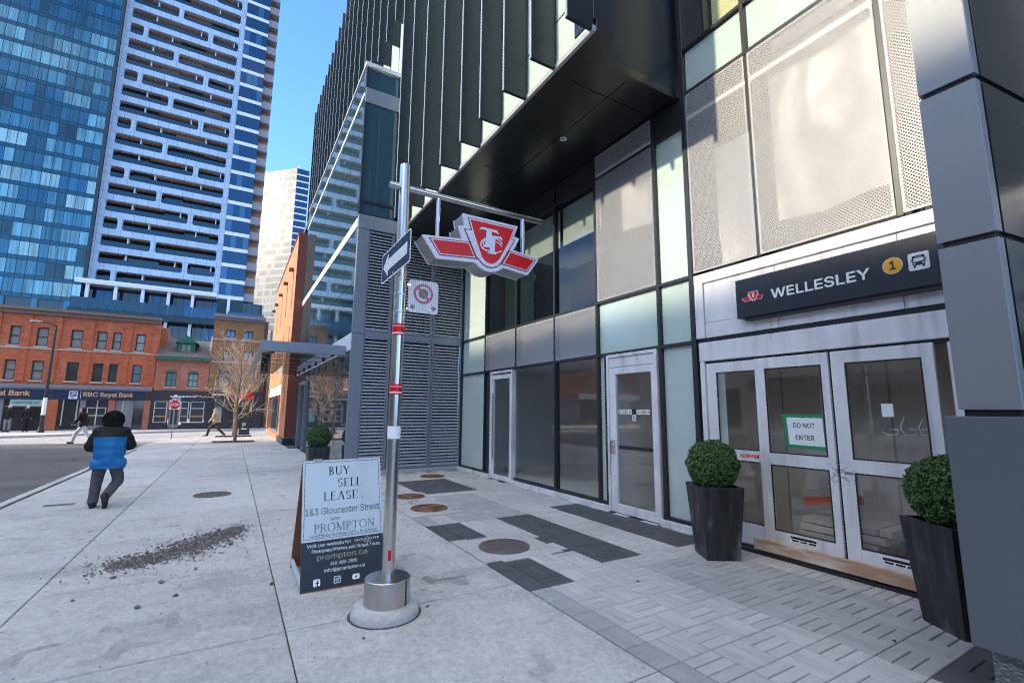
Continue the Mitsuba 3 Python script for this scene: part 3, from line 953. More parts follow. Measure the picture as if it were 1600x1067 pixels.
# wing: glass box along the street
WX0, WX1, WY1, WZ = 2.475, 3.43, 24.0, 11.25
add('fascia_panel', MB().box(WX0, 5.56, YW - 0.05, YW + 0.05, 6.42, 6.80, 0.004), 'm_louvre', SB)
wp = add('wing_window', MB().box(WX0, WX0 + 0.06, YW - 0.04, YW + 0.05, 6.80, 11.16).box(WX1 - 0.04, WX1, YW - 0.04, YW + 0.05, 6.80, 11.16).box(WX0 + 0.06, WX1 - 0.04, YW - 0.04, YW + 0.05, 7.15, 7.22).box(WX0 + 0.06, WX1 - 0.04, YW - 0.03, YW + 0.05, 6.80, 6.84), 'm_mullion', SB)
for z0, z1 in [(6.84, 7.15), (7.22, 10.06), (10.52, 11.1)]:
    add('pane', MB().box(WX0 + 0.06, WX1 - 0.04, YW - 0.005, YW + 0.01, z0, z1), 'm_bluewindow', wp)
add('fascia_panel', MB().box(WX0, WX1, YW - 0.045, YW + 0.05, 10.07, 10.51, 0.004), 'm_louvre', SB)
add('roof_coping', MB().box(WX0 - 0.05, WX1, YW - 0.09, YW + 0.12, 11.14, 11.27, 0.01), 'm_alu', SB)
nb = 9
yb = np.linspace(YW + 0.06, WY1, nb)
for a, b in zip(yb[:-1], yb[1:]):
    for z0, z1 in [(0.1, 3.13), (3.6, 4.95), (4.97, 6.45), (7.32, 8.75), (8.77, 10.28)]:
        add('wing_pane', MB().box(WX0, WX0 + 0.02, a + 0.012, b - 0.012, z0, z1), 'm_wingglass', SB)
    add('balustrade_pane', MB().box(WX0, WX0 + 0.02, a + 0.012, b - 0.012, 10.42, 11.22), 'm_wingglass', SB)
add('wing_backing', MB().box(WX0 + 0.021, WX0 + 0.06, YW + 0.06, WY1, 0.0, 11.1), 'm_mullion', SB)
add('floor_band', MB().box(WX0 - 0.03, WX0 + 0.05, YW - 0.04, WY1, 3.14, 3.58, 0.006), 'm_lightband', SB)
add('floor_band', MB().box(WX0 - 0.012, WX0 + 0.05, YW + 0.06, WY1, 6.47, 6.72, 0.006), 'm_lightband', SB)
add('floor_band', MB().box(WX0 - 0.012, WX0 + 0.05, YW + 0.06, WY1, 6.73, 7.30), 'm_wingglass', SB)
add('floor_band', MB().box(WX0 - 0.02, WX0 + 0.05, YW + 0.06, WY1, 10.29, 10.41, 0.006), 'm_lightband', SB)
add('roof_coping', MB().box(WX0 - 0.03, WX0 + 0.05, YW + 0.13, WY1, 11.225, 11.28, 0.006), 'm_lightband', SB)
add('wing_roof', MB().box(WX0 + 0.06, 3.6, YW + 0.1, 32.6, 10.9, 11.1), 'm_roof', SB)
# wing door frame
add('wing_door_frame', MB().box(WX0 - 0.09, WX0, 20.1, 20.24, 0, 2.75).box(WX0 - 0.09, WX0, 21.9, 22.04, 0, 2.75).box(WX0 - 0.09, WX0, 20.24, 21.9, 2.6, 2.75), 'm_grey_trim', SB)

# fins and the glass bays between them
FX0, FX1 = 3.155, 3.58
fy = [4.07, 4.88, 5.65, 6.45, 7.24, 8.2, 9.28, 10.3, 11.25, 12.15, 13.1, 14.07]
while fy[-1] < 31.5:
    fy.append(fy[-1] + 1.03)
FTOP = 21.3
for k, y in enumerate(fy):
    zb = 6.46 if y < 12.0 else 12.82 if y < 15 else 11.3
    add('fin', MB().box(FX0 + 0.006, FX1 - 0.004, y, y + 0.055, zb, FTOP), 'm_fin', SB)
    add('fin_edge', MB().box(FX0 - 0.006, FX0 + 0.005, y + 0.008, y + 0.042, zb + 0.005, FTOP - 0.01), 'm_fin_edge', SB)  # pale strip puts the sunlit outer line of the fin into its colour
    if k + 1 < len(fy):
        y2 = fy[k + 1]
        z0 = 6.50 if y < 12 else 11.15
        if y < 12:
            pane('bay_pane', y + 0.06, y2 - 0.002, 6.52, 7.18, 'm_frost', FX1 - 0.002)
            pane('bay_pane', y + 0.06, y2 - 0.002, 7.21, FTOP - 0.3, 'm_frost', FX1 - 0.002)
        else:
            pane('bay_pane', y + 0.06, y2 - 0.002, z0, FTOP - 0.3, 'm_frost', FX1 - 0.002)
add('bay_sill', MB().box(FX1 - 0.03, FX1 + 0.05, 4.06, YW - 0.05, 6.44, 6.515), 'm_fin_edge', SB)
add('bay_transom', MB().box(FX1 - 0.004, FX1 + 0.05, 4.13, 12, 7.182, 7.208), 'm_mullion', SB)
# body of the overhang with its end wall and soffit
add('overhang_beam', MB().box(FX1 + 0.02, 3.905, 4.05, YW - 0.06, 6.435, 6.60, 0.004), 'm_soffit', SB)
add('end_wall', MB().box(FX1 - 0.02, 3.90, 4.052, 4.45, 6.602, 22.0, 0.006), 'm_fin', SB)
for z0, z1 in [(6.60, 9.57), (9.585, 13.5), (13.515, 22)]:
    add('end_wall_panel', MB().box(3.902, 5.5, 4.44, 4.50, z0, z1, 0.004), 'm_fin', SB)
add('soffit_lip', MB().box(3.91, 5.54, 4.435, 4.555, 6.44, 6.595, 0.004), 'm_soffit', SB)
SX, SY = [3.915, 4.615, 5.53], [4.56, 4.98, 6.385, 7.79, 9.2, 10.6, 12.28]
for a, b in zip(SX[:-1], SX[1:]):
    for c, d in zip(SY[:-1], SY[1:]):
        add('soffit_panel', MB().box(a + 0.008, b - 0.008, c + 0.008, d - 0.008, 6.462, 6.49, 0.003), 'm_soffit', SB)
add('soffit_void', MB().box(3.6, 5.56, 4.5, YW, 6.53, 6.6), 'm_black', SB)
add('tower_body', MB().box(3.62, 12.0, 4.56, 32.6, 6.62, 21.2), 'm_fin', SB)
dl = add('downlight', MB().lathe([(0.06, 0.0), (0.062, -0.012), (0.05, -0.014), (0.046, 0.0)], (4.705, 6.227, 6.462), 24), 'm_white', SB)
add('lens', MB().lathe([(0.0, -0.002), (0.046, -0.002)], (4.705, 6.227, 6.46), 24), 'm_palewindow', dl)

# rooms behind the glass
rm = MB().box(XF + 0.05, 11, -3, YW, -0.05, 0.0)
add('room_floor', rm, 'm_room_floor', SB)
add('room_floor', MB().box(XF + 0.09, 11, 6.42, YW, 2.7, 3.55), 'm_room_floor', SB)
add('room_wall', MB().box(9.5, 9.6, 4.5, YW, 0, 6.4).box(XF + 0.1, 9.5, 4.62, 4.7, 0, 6.4).box(XF + 0.1, 9.5, YW - 0.1, YW, 0, 6.4).box(XF + 0.1, 9.5, 6.12, 6.2, 0, 2.6), 'm_room', SB)
add('room_ceiling', MB().box(XF + 0.09, 9.5, 4.7, 6.1, 2.62, 2.7), 'm_room', SB)
add('room_wall', MB().box(7.4, 7.45, 7.95, 8.55, 0, 2.6), 'm_yellow_wall', SB, label='pale yellow wall seen inside the middle window')
add('room_column', MB().box(6.6, 6.95, 7.25, 7.6, 0, 2.65), 'm_room', SB)
add('upstairs_wall', MB().box(XF + 0.5, XF + 0.55, 9.3, 10.7, 3.6, 5.95).box(8.3, 8.4, 6.4, 9.2, 3.6, 5.95), 'm_tealdark', SB)
add('roller_blind', MB().box(XF + 0.18, XF + 0.185, 7.78, 9.2, 5.1, 5.93).box(XF + 0.18, XF + 0.185, 6.47, 7.67, 5.1, 5.93), 'm_room', SB)
add('hoarding', MB().box(XF + 0.85, XF + 0.9, -3, 3.0, 0, 2.6).box(XF + 0.85, XF + 0.9, 3.02, 4.5, 0, 2.6), 'm_ply_wall', SB)
add('lobby_ceiling', MB().box(XF + 0.1, 9.5, -3, 4.5, 2.62, 2.68), 'm_room', SB)
add('roller_blind', MB().box(XF + 0.15, XF + 0.16, 3.36, 3.88, 7.3, 9.6), 'm_yellow_wall', SB)
add('upper_room_wall', MB().box(XF + 2.5, XF + 2.6, -3, 4.3, 7.1, 9.6), 'm_room', SB)
# things stored inside the doors
pk = thing('lumber_stack', 'stack of boards and a pallet lying inside behind the sliding door glass', 'lumber stack')
for q in range(5):
    add('board', MB().box(XF + 0.22 + 0.01 * q, XF + 0.75, 2.55 - 0.06 * q, 3.3 - 0.03 * q, 0.05 + 0.085 * q, 0.12 + 0.085 * q, 0.004), 'm_wood' if q % 2 else 'm_ply_wall', pk)
add('orange_bar', MB().box(0, 0.62, -0.03, 0.03, -0.045, 0.045, 0.005, M=frame((XF + 0.4, 3.22, 0.60), (0.02, -0.985, 0.17), (1, 0, 0), (0, 0.17, 0.985))), 'm_orange_paint', pk)

# clad column in the right foreground
CX, CY0, CY1 = 3.80, 0.813, 1.09
dx, dy = 0.9911, -0.133
for z0, z1 in [(1.675, 2.685), (2.725, 3.715), (3.755, 4.78), (4.82, 5.9), (5.94, 9.5)]:
    p = CX, CY0
    q = (CX + 0.085, CY0 - 0.012)
    fp_ = Polygon([(CX, CY1), (CX, CY0 + 0.006), (CX + 0.006, CY0), (CX + 0.06, CY0 - 0.008), (CX + 0.06, CY1)])
    cpn = add('column_panel', MB().prism(fp_, z1 - z0, FLR(z0)), 'm_column', SB)
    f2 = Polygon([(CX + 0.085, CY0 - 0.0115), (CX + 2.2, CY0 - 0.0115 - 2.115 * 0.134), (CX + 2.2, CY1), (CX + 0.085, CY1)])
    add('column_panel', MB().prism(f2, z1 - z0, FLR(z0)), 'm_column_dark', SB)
add('column_core', MB().prism(Polygon([(CX + 0.02, CY1 - 0.02), (CX + 0.02, CY0 + 0.02), (CX + 1.9, CY0 - 0.2), (CX + 1.9, CY1 - 0.02)]), 8.0, FLR(1.62)), 'm_black', SB)
lx = 3.70
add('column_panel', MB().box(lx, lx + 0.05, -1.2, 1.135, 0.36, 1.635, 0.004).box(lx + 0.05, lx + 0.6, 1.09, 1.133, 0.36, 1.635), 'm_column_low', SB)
add('column_plinth', MB().box(lx + 0.13, lx + 2.0, -1.2, 1.09, -0.05, 0.5), 'm_granite', SB)
add('column_cap', MB().box(lx + 0.051, lx + 2.0, -1.2, 1.088, 0.5, 1.62), 'm_black', SB)

# glass canopy over the side entrance
gc = thing('glass_canopy', 'glass entrance canopy with a blue grey steel beam on the side of the glass building', 'canopy')
add('beam', MB().box(0.46, 2.44, 12.75, 12.86, 3.03, 3.29, 0.008), 'm_louvre', gc)
add('beam', MB().box(0.46, 0.53, 12.87, 23.5, 3.04, 3.26, 0.006), 'm_signgrey', gc)
for a, b in zip(np.arange(12.87, 23, 1.5), np.arange(14.3, 24, 1.5)):
    add('roof_pane', MB().quad((0.54, a, 3.16), (2.44, a, 3.16), (2.44, b, 3.16), (0.54, b, 3.16)), 'm_glass_coated', gc)
    add('glazing_bar', MB().box(0.54, 2.44, b - 0.008, b + 0.004, 3.162, 3.18), 'm_signgrey', gc)
    for x_ in (0.75, 2.2):
        add('fitting', MB().cyl((x_, a + 0.4, 3.03), 0.04, 0.04, 0.12, 10), 'm_mullion', gc)
    add('edge_pane', MB().quad((0.50, a, 2.5), (0.50, b, 2.5), (0.50, b, 3.03), (0.50, a, 3.03)), 'm_glass', gc)

# orange panel building beyond the glass wing
OB = thing('orange_building', 'orange clad building with tall narrow window slots next to the glass wing', 'building')
OX, OY0, OY1, OZ = 2.1, 24.02, 37.6, 10.0
holes = [sbox(-y - 0.16, z0, -y + 0.16, z1) for y in (25.4, 28.5, 31.7, 34.9) for z0, z1 in ((6.6, 8.45), (3.7, 5.7))] + [sbox(-37.0, 0.25, -27.5, 2.95), sbox(-25.6, 1.2, -25.2, 3.2)]
wall = sbox(-OY1, 0.0, -OY0, OZ).difference(shapely.union_all(holes))
add('wall', MB().prism(wall, 0.25, FAC(OX + 0.25)), 'm_orange', OB)
add('wall', MB().box(OX + 0.255, 9, OY1 - 0.3, OY1, 0, OZ), 'm_orange', OB)
add('wall', MB().box(2.44, 9, OY0, OY0 + 0.2, 0, OZ), 'm_orange', OB)
add('near_face', MB().box(OX - 0.004, 2.44, OY0 - 0.05, OY0 - 0.002, 0.35, OZ + 0.02), 'm_redbrown', OB)
add('plinth', MB().box(OX - 0.06, 2.46, OY0 - 0.11, 27.3, -0.05, 0.28), 'm_mullion', OB)
add('coping', MB().box(OX - 0.03, OX + 0.3, OY0 - 0.05, OY1, OZ + 0.022, OZ + 0.12), 'm_redbrown', OB)
for y in (25.4, 28.5, 31.7, 34.9):
    for z0, z1 in ((6.6, 8.45), (3.7, 5.7)):
        add('slot_window', MB().box(OX + 0.2, OX + 0.22, y - 0.16, y + 0.16, z0, z1), 'm_darkwindow', OB)
    add('slot_lamp', MB().box(OX - 0.22, OX, y - 0.12, y + 0.12, 8.50, 8.66, 0.01), 'm_redbrown', OB)
add('slot_lamp', MB().box(OX - 0.22, OX, 37.2, 37.4, 8.50, 8.66, 0.01), 'm_redbrown', OB)
add('shop_header', MB().box(OX + 0.04, OX + 0.1, 27.52, 36.98, 2.38, 2.94), 'm_white', OB)
sf = add('shop_front', MB().box(OX + 0.12, OX + 0.17, 27.5, 27.62, 0.25, 2.4).box(OX + 0.12, OX + 0.17, 36.9, 37.0, 0.25, 2.4).box(OX + 0.12, OX + 0.17, 27.62, 36.9, 0.25, 0.36).box(OX + 0.12, OX + 0.17, 30.2, 30.34, 0.36, 2.38).box(OX + 0.12, OX + 0.17, 29.2, 29.3, 0.36, 2.38), 'm_grey_trim', OB)
add('pane', MB().box(OX + 0.14, OX + 0.15, 27.62, 36.9, 0.36, 2.38), 'm_darkwindow', sf)
add('slot_window', MB().box(OX + 0.2, OX + 0.22, 25.2, 25.6, 1.2, 3.2), 'm_darkwindow', OB)
add('roof', MB().box(OX + 0.26, 9, OY0 + 0.2, OY1 - 0.3, OZ - 0.4, OZ - 0.2), 'm_roof', OB)

# ------------------------------------------------------------------ street things in the foreground
# sign pole
PX, PY = 1.213, 4.05
sp = thing('sign_pole', 'brushed steel sign pole with a horizontal arm standing on a drum base', 'sign pole')
add('footing', MB().lathe([(0.0, 0.085), (0.20, 0.085), (0.25, 0.07), (0.272, 0.04), (0.272, 0.002)], (PX - 0.01, PY, 0), 48), 'm_concrete', sp, smooth=50)
add('footing_joint', MB().lathe([(0.268, 0.003), (0.292, 0.0025)], (PX - 0.01, PY, 0), 48), 'm_joint', sp)
add('base', MB().lathe([(0.0, 0.284), (0.178, 0.284), (0.183, 0.279), (0.183, 0.08)], (PX, PY, 0), 56), 'm_steel_base', sp, smooth=40)
add('base_seam', MB().box(PX + 0.105, PX + 0.117, PY - 0.1505, PY - 0.140, 0.085, 0.275), 'm_mullion', sp)
add('pole', MB().lathe([(0.0, 3.91), (0.048, 3.91), (0.0515, 3.905), (0.0515, 0.28)], (PX, PY, 0), 32), 'm_steel', sp, smooth=40)
AZ = 3.69
add('arm', MB().tube([(1.07, PY, AZ), (2.755, PY, AZ)], 0.03, 20), 'm_steel', sp, smooth=40)
for x in (1.55, 2.505):
    add('hanger', MB().tube([(x, PY, AZ - 0.02), (x, PY, 3.2 if x < 2 else 3.24)], 0.021, 16), 'm_steel', sp, smooth=40)
for z in (2.66, 2.80, 2.50):
    add('pole_clamp', MB().lathe([(0.053, 0), (0.056, 0.003), (0.056, 0.017), (0.053, 0.02)], (PX, PY, z), 24), 'm_steel', sp)
for z0, z1, nm in ((2.295, 2.40, 'red_band'), (1.775, 1.865, 'red_band')):
    k = add(nm, MB().lathe([(0.0525, z0), (0.053, z0), (0.053, z1), (0.0525, z1)], (PX, PY, 0), 28), 'm_red', sp)
    add('band_print', MB().lathe([(0.0534, z0 + 0.012), (0.0534, z0 + 0.026)], (PX, PY, 0), 28).lathe([(0.0534, z1 - 0.024), (0.0534, z1 - 0.018)], (PX, PY, 0), 28), 'm_pinkwhite', k)
add('tape', MB().lathe([(0.0535, 1.40), (0.0555, 1.405), (0.056, 1.45), (0.055, 1.50), (0.0535, 1.505)], (PX, PY, 0), 24), 'm_white', sp)
add('sticker', MB().box(PX - 0.02, PX + 0.006, PY - 0.0535, PY - 0.0515, 0.42, 0.50), 'm_red', sp)

# transit emblem sign hung from the arm
ts = thing('transit_sign', 'red and silver winged transit emblem sign hanging from the steel arm', 'transit sign')
F0 = PY - 0.10
outer = Polygon([(1.366, 3.221), (1.763, 3.258), (1.719, 3.383), (1.786, 3.398), (1.76, 3.515), (2.367, 3.513), (2.323, 3.396), (2.386, 3.387), (2.315, 3.251), (2.624, 3.208), (2.494, 3.027), (2.21, 3.06), (2.165, 3.027), (2.115, 3.003), (2.063, 2.992), (2.01, 2.996), (1.955, 3.018), (1.898, 3.06), (1.506, 3.032)])
add('casing', MB().prism(outer.buffer(0.002), 0.19, FRT(F0 + 0.19)), 'm_signgrey', ts)
add('rear_face', MB().prism(outer.buffer(0.006, join_style='mitre', mitre_limit=2), 0.02, FRT(F0 + 0.211)), 'm_lav', ts)
add('face', MB().prism(outer.buffer(0.006, join_style='mitre', mitre_limit=2), 0.022, FRT(F0)), 'm_lav', ts)
SH = Polygon([(1.806, 3.495), (2.343, 3.493), (2.300, 3.374), (2.343, 3.366), (2.189, 3.101), (2.145, 3.052), (2.09, 3.027), (2.063, 3.023), (2.02, 3.027), (1.975, 3.045), (1.905, 3.105), (1.769, 3.369), (1.843, 3.375)])
WL = Polygon([(1.420, 3.210), (1.845, 3.250), (1.925, 3.090), (1.530, 3.060)])
WR = Polygon([(2.27, 3.243), (2.597, 3.201), (2.487, 3.052), (2.175, 3.084)])
red_all = shapely.union_all([SH, WL, WR])
add('outline', MB().prism(red_all, 0.004, FRT(F0 - 0.022)), 'm_darkred', ts)
for W_ in (WL, WR):
    add('keyline', MB().prism(W_.difference(SH.buffer(0.004)).buffer(-0.009, join_style='mitre'), 0.003, FRT(F0 - 0.026)), 'm_pinkwhite', ts)
    add('wing_field', MB().prism(W_.difference(SH.buffer(0.004)).buffer(-0.019, join_style='mitre'), 0.003, FRT(F0 - 0.029)), 'm_red', ts)
add('shield_border', MB().prism(SH.buffer(-0.010, join_style='mitre'), 0.003, FRT(F0 - 0.026)), 'm_lav', ts)
SHW = Polygon([(1.816, 3.485), (2.335, 3.484), (2.277, 3.33), (2.165, 3.120), (2.118, 3.073), (2.062, 3.052), (2.008, 3.065), (1.955, 3.112), (1.87, 3.32)])
add('keyline', MB().prism(SHW, 0.002, FRT(F0 - 0.029)), 'm_pinkwhite', ts)
add('shield_field', MB().prism(SHW.buffer(-0.013), 0.003, FRT(F0 - 0.031)), 'm_red', ts)
ser = shapely.union_all([Polygon([(1.927, 3.385), (1.950, 3.420), (2.125, 3.419), (2.148, 3.376), (2.118, 3.392), (2.066, 3.393), (2.062, 3.245), (2.083, 3.226), (1.967, 3.222), (1.994, 3.245), (2.010, 3.393), (1.958, 3.398)]),
                         Polygon([(2.050, 3.352), (2.171, 3.360), (2.192, 3.322), (2.153, 3.340), (2.108, 3.341), (2.100, 3.190), (2.124, 3.168), (2.012, 3.164), (2.046, 3.185), (2.058, 3.34)])])
cs = shapely.union_all([LineString([(2.185, 3.285), (2.158, 3.322), (2.10, 3.336), (2.02, 3.322), (1.962, 3.285), (1.944, 3.245), (1.958, 3.212), (2.0, 3.192), (2.04, 3.195)]).buffer(0.006),
                        LineString([(2.182, 3.262), (2.15, 3.29), (2.115, 3.30)]).buffer(0.0045), LineString([(2.175, 3.215), (2.135, 3.19), (2.10, 3.192)]).buffer(0.005), LineString([(1.995, 3.31), (1.972, 3.262), (1.985, 3.225)]).buffer(0.007)])
add('monogram', MB().prism(cs, 0.002, FRT(F0 - 0.0335)).prism(ser, 0.003, FRT(F0 - 0.034)), 'm_lav', ts)

# one way arrow plate, seen edge on to the street
ow = thing('one_way_sign', 'black arrow sign with a white arrow fixed high on the steel pole', 'traffic sign')
OWX = PX - 0.062
pl = sbox(-4.45, 2.845, -3.62, 3.125)
add('plate', MB().prism(rrect(-4.46, 2.845, -3.60, 3.135, 0.03), 0.004, FAC(OWX)), 'm_white', ow)
add('plate_field', MB().prism(rrect(-4.447, 2.857, -3.613, 3.123, 0.024), 0.001, FAC(OWX - 0.004)), 'm_navy', ow)
ar = Polygon([(-4.41, 2.99), (-4.24, 3.10), (-4.24, 3.04), (-3.68, 3.04), (-3.68, 2.935), (-4.24, 2.935), (-4.24, 2.88)])
add('arrow', MB().prism(ar, 0.001, FAC(OWX - 0.005)), 'm_paper', ow)
add('bolt', MB().cyl((OWX - 0.008, 4.05, 3.105), 0.012, 0.012, 0.006, 8).cyl((OWX - 0.008, 4.05, 2.862), 0.012, 0.012, 0.006, 8), 'm_steel', ow)

# no stopping plate
ns = thing('no_stopping_sign', 'small faded white no stopping sign with a red ring on the steel pole', 'traffic sign')
MN = frame((1.405, PY - 0.075, 2.655), (0.985, -0.05, 0.0), (0, 0.03, 1), (-0.05, -0.985, 0.03))


def ridged(p, n, uv):
    s = dr.sin(p.x * 330)
    v = 0.60 + 0.13 * s
    return mi.Color3f(v, v * 0.97, v * 0.97)


mat('m_ridged', pr(proc(ridged), 0.45))
simple('m_fadedred', (0.40, 0.12, 0.14), 0.5)
simple('m_fadedgrey', (0.16, 0.15, 0.15), 0.5)
add('plate', MB().prism(rrect(-0.142, -0.15, 0.142, 0.15, 0.03), 0.004, MN), 'm_ridged', ns)
MN2 = MN.copy(); MN2[:3, 3] += MN[:3, 2] * 0.0042
ring = Point(0, 0.03).buffer(0.092).difference(Point(0, 0.03).buffer(0.070))
bar = LineString([(-0.055, 0.085), (0.055, -0.025)]).buffer(0.012, cap_style='flat')
add('disc', MB().prism(Point(0, 0.03).buffer(0.047), 0.0008, MN2), 'm_fadedgrey', ns)
add('ring', MB().prism(shapely.union_all([ring, bar]), 0.0016, MN2), 'm_fadedred', ns)
add('arrows', MB().prism(shapely.union_all([Polygon([(-0.125, -0.10), (-0.09, -0.07), (-0.09, -0.13)]), Polygon([(0.125, -0.10), (0.09, -0.07), (0.09, -0.13)]), sbox(-0.09, -0.108, -0.075, -0.092), sbox(0.075, -0.108, 0.09, -0.092)]), 0.0008, MN2), 'm_fadedgrey', ns)
add('bracket', MB().box(PX + 0.04, PX + 0.12, PY - 0.07, PY - 0.05, 2.745, 2.765).box(PX + 0.04, PX + 0.12, PY - 0.07, PY - 0.05, 2.525, 2.545), 'm_steel', ns)

# sandwich board
sb_ = thing('sandwich_board', 'weathered estate agency sandwich board with pale upper half standing behind the pole base', 'sandwich board')
b0, t0 = np.array([1.03, 4.805, 0.0]), np.array([1.022, 5.155, 1.133])
ex = np.array([0.9985, -0.02, 0.0]); ex /= np.linalg.norm(ex)
ey = t0 - b0; L = np.linalg.norm(ey); ey /= L
ex -= ey * (ex @ ey); ex /= np.linalg.norm(ex)
ez = np.cross(ex, ey)
MBd = frame(b0, ex, ey, ez)
W2 = 0.378


def on(dz):
    m = MBd.copy()
    m[:3, 3] += ez * dz
    return m


zs = 0.43
add('front_panel', MB().prism(sbox(-W2, 0, W2, L), 0.018, on(-0.018)), 'm_rustwood', sb_)
add('upper_print', MB().prism(sbox(-W2, zs, W2, L), 0.0015, on(0.0)), 'm_board_light', sb_)
add('lower_print', MB().prism(sbox(-W2, 0.012, W2, zs - 0.001), 0.0015, on(0.0)), 'm_board_dark', sb_)
lk = LineString([(-W2 + 0.02, zs + 0.02), (W2 - 0.02, zs + 0.02), (W2 - 0.02, L - 0.02), (-W2 + 0.02, L - 0.02), (-W2 + 0.02, zs + 0.02)]).buffer(0.0022, join_style='mitre')
add('border_line', MB().prism(lk, 0.0008, on(0.0016)), 'm_ink', sb_)
e2, n2, t2 = np.array([1.03, 5.66, 0.0]), None, t0 + [0, 0.03, 0]
rb = e2 + [0.0, 0, 0] - 0
ry = t2 - e2; RL = np.linalg.norm(ry); ry /= RL
rxv = np.array([1.0, 0, 0]); rz = np.cross(rxv, ry)
add('rear_panel', MB().prism(sbox(-W2, 0, W2, RL), 0.018, frame(e2, rxv, ry, rz)), 'm_rustwood', sb_)
add('side_brace', MB().box(1.03 - W2, 1.03 - W2 + 0.02, 4.87, 5.61, 0.04, 0.10), 'm_board_light', sb_)
add('hinge', MB().box(0.74, 0.82, 5.15, 5.2, 1.12, 1.145).box(1.24, 1.32, 5.15, 5.2, 1.12, 1.145), 'm_steel', sb_)

# letters with serifs, built from strokes
def serif(s, h, weight=0.16):
    """a shapely drawing of capitals with serifs; cell height h"""
    G = {}
    t, th, sf = weight * 0.75, weight * 0.38, 0.05

    def stem(x, y0=0.0, y1=1.0, w=t, s0=True, s1=True):
        a = [sbox(x - w / 2, y0, x + w / 2, y1)]
        if s0:
            a.append(sbox(x - w / 2 - 0.09, y0, x + w / 2 + 0.09, y0 + sf))
        if s1:
            a.append(sbox(x - w / 2 - 0.09, y1 - sf, x + w / 2 + 0.09, y1))
        return a

    def ln(*p, w=th):
        return [LineString(p).buffer(w / 2, cap_style='flat', join_style='mitre')]

    def bowl(cx, cy, rx, ry, a0, a1, w=t):
        a = np.radians(np.linspace(a0, a1, 18))
        o = [(cx + rx * math.cos(q), cy + ry * math.sin(q)) for q in a]
        i = [(cx + (rx - w) * math.cos(q), cy + (ry - th) * math.sin(q)) for q in a[::-1]]
        return [Polygon(o + i).buffer(0)]

    G['B'] = stem(0.15) + bowl(0.22, 0.75, 0.36, 0.25, -90, 90) + bowl(0.22, 0.26, 0.42, 0.26, -90, 90), 0.72
    G['U'] = stem(0.15, 0.3, 1, s0=False) + stem(0.72, 0.3, 1, w=th, s0=False) + bowl(0.435, 0.3, 0.345, 0.31, 180, 360, t * .8), 0.88
    G['Y'] = ln((0.12, 1), (0.42, 0.45), w=t) + ln((0.75, 1), (0.42, 0.45)) + stem(0.42, 0, 0.5, s1=False) + [sbox(0, 0.95, 0.28, 1), sbox(0.6, 0.95, 0.86, 1)], 0.86
    G['S'] = bowl(0.31, 0.74, 0.27, 0.27, 20, 255, t * .8) + bowl(0.31, 0.26, 0.29, 0.27, -160, 75, t * .8), 0.64
    G['E'] = stem(0.15, s0=False, s1=False) + [sbox(0.02, 0, 0.64, sf), sbox(0.02, 1 - sf, 0.62, 1), sbox(0.15, 0.49, 0.5, 0.54), sbox(0.60, 0, 0.64, 0.22), sbox(0.58, 0.8, 0.62, 1), sbox(0.46, 0.42, 0.5, 0.6)], 0.7
    G['L'] = stem(0.15, s0=False) + [sbox(0.02, 0, 0.62, sf), sbox(0.58, 0, 0.62, 0.26)], 0.66
    G['A'] = ln((0.12, 0), (0.42, 1)) + ln((0.72, 0), (0.42, 1), w=t) + [sbox(0.22, 0.32, 0.62, 0.36), sbox(0, 0, 0.24, sf), sbox(0.58, 0, 0.86, sf)], 0.86
    G['P'] = stem(0.15) + bowl(0.22, 0.72, 0.40, 0.28, -90, 90), 0.66
    G['R'] = stem(0.15) + bowl(0.22, 0.73, 0.38, 0.27, -90, 90) + ln((0.34, 0.48), (0.72, 0.02), w=t), 0.76
    G['O'] = bowl(0.46, 0.5, 0.46, 0.52, 0, 180) + bowl(0.46, 0.5, 0.46, 0.52, 180, 360), 0.94
    G['M'] = stem(0.15, w=th) + stem(0.93, w=t) + ln((0.15, 1), (0.54, 0.05), w=t) + ln((0.93, 1), (0.54, 0.05)), 1.08
    G['T'] = stem(0.42, s1=False) + [sbox(0.02, 1 - sf, 0.82, 1), sbox(0.02, 0.78, 0.06, 1), sbox(0.78, 0.78, 0.82, 1)], 0.84
    G['N'] = stem(0.15, w=th) + stem(0.76, w=th, s0=False) + ln((0.15, 1), (0.76, 0.0), w=t), 0.9
    G['C'] = bowl(0.46, 0.5, 0.46, 0.52, 40, 320), 0.78
    G[' '] = [], 0.4
    x, out = 0.0, []
    for ch in s:
        g, w = G[ch]
        out += [affinity.translate(q, x, 0) for q in g]
        x += w + 0.08
    return affinity.scale(shapely.union_all(out), h, h, origin=(0, 0)), (x - 0.08) * h


def serif_on(mb, s, h, M, x, y, depth=0.0008, width=None, weight=0.16, anchor='c'):
    g, w = serif(s, h, weight)
    if width:
        g = affinity.scale(g, width / w, 1, origin=(0, 0)); w = width
    g = affinity.translate(g, x - (w / 2 if anchor == 'c' else 0), y)
    return mb.prism(g, depth, M)


M = on(0.0016)


def put(name, m, txt, h, x, y, width=None, anchor='c', bold=False):
    f = M.copy()
    f[:3, 3] += ex * x + ey * y
    return add(name, MB().text(txt, h, f, 0.0008, bold, anchor, width), m, sb_)


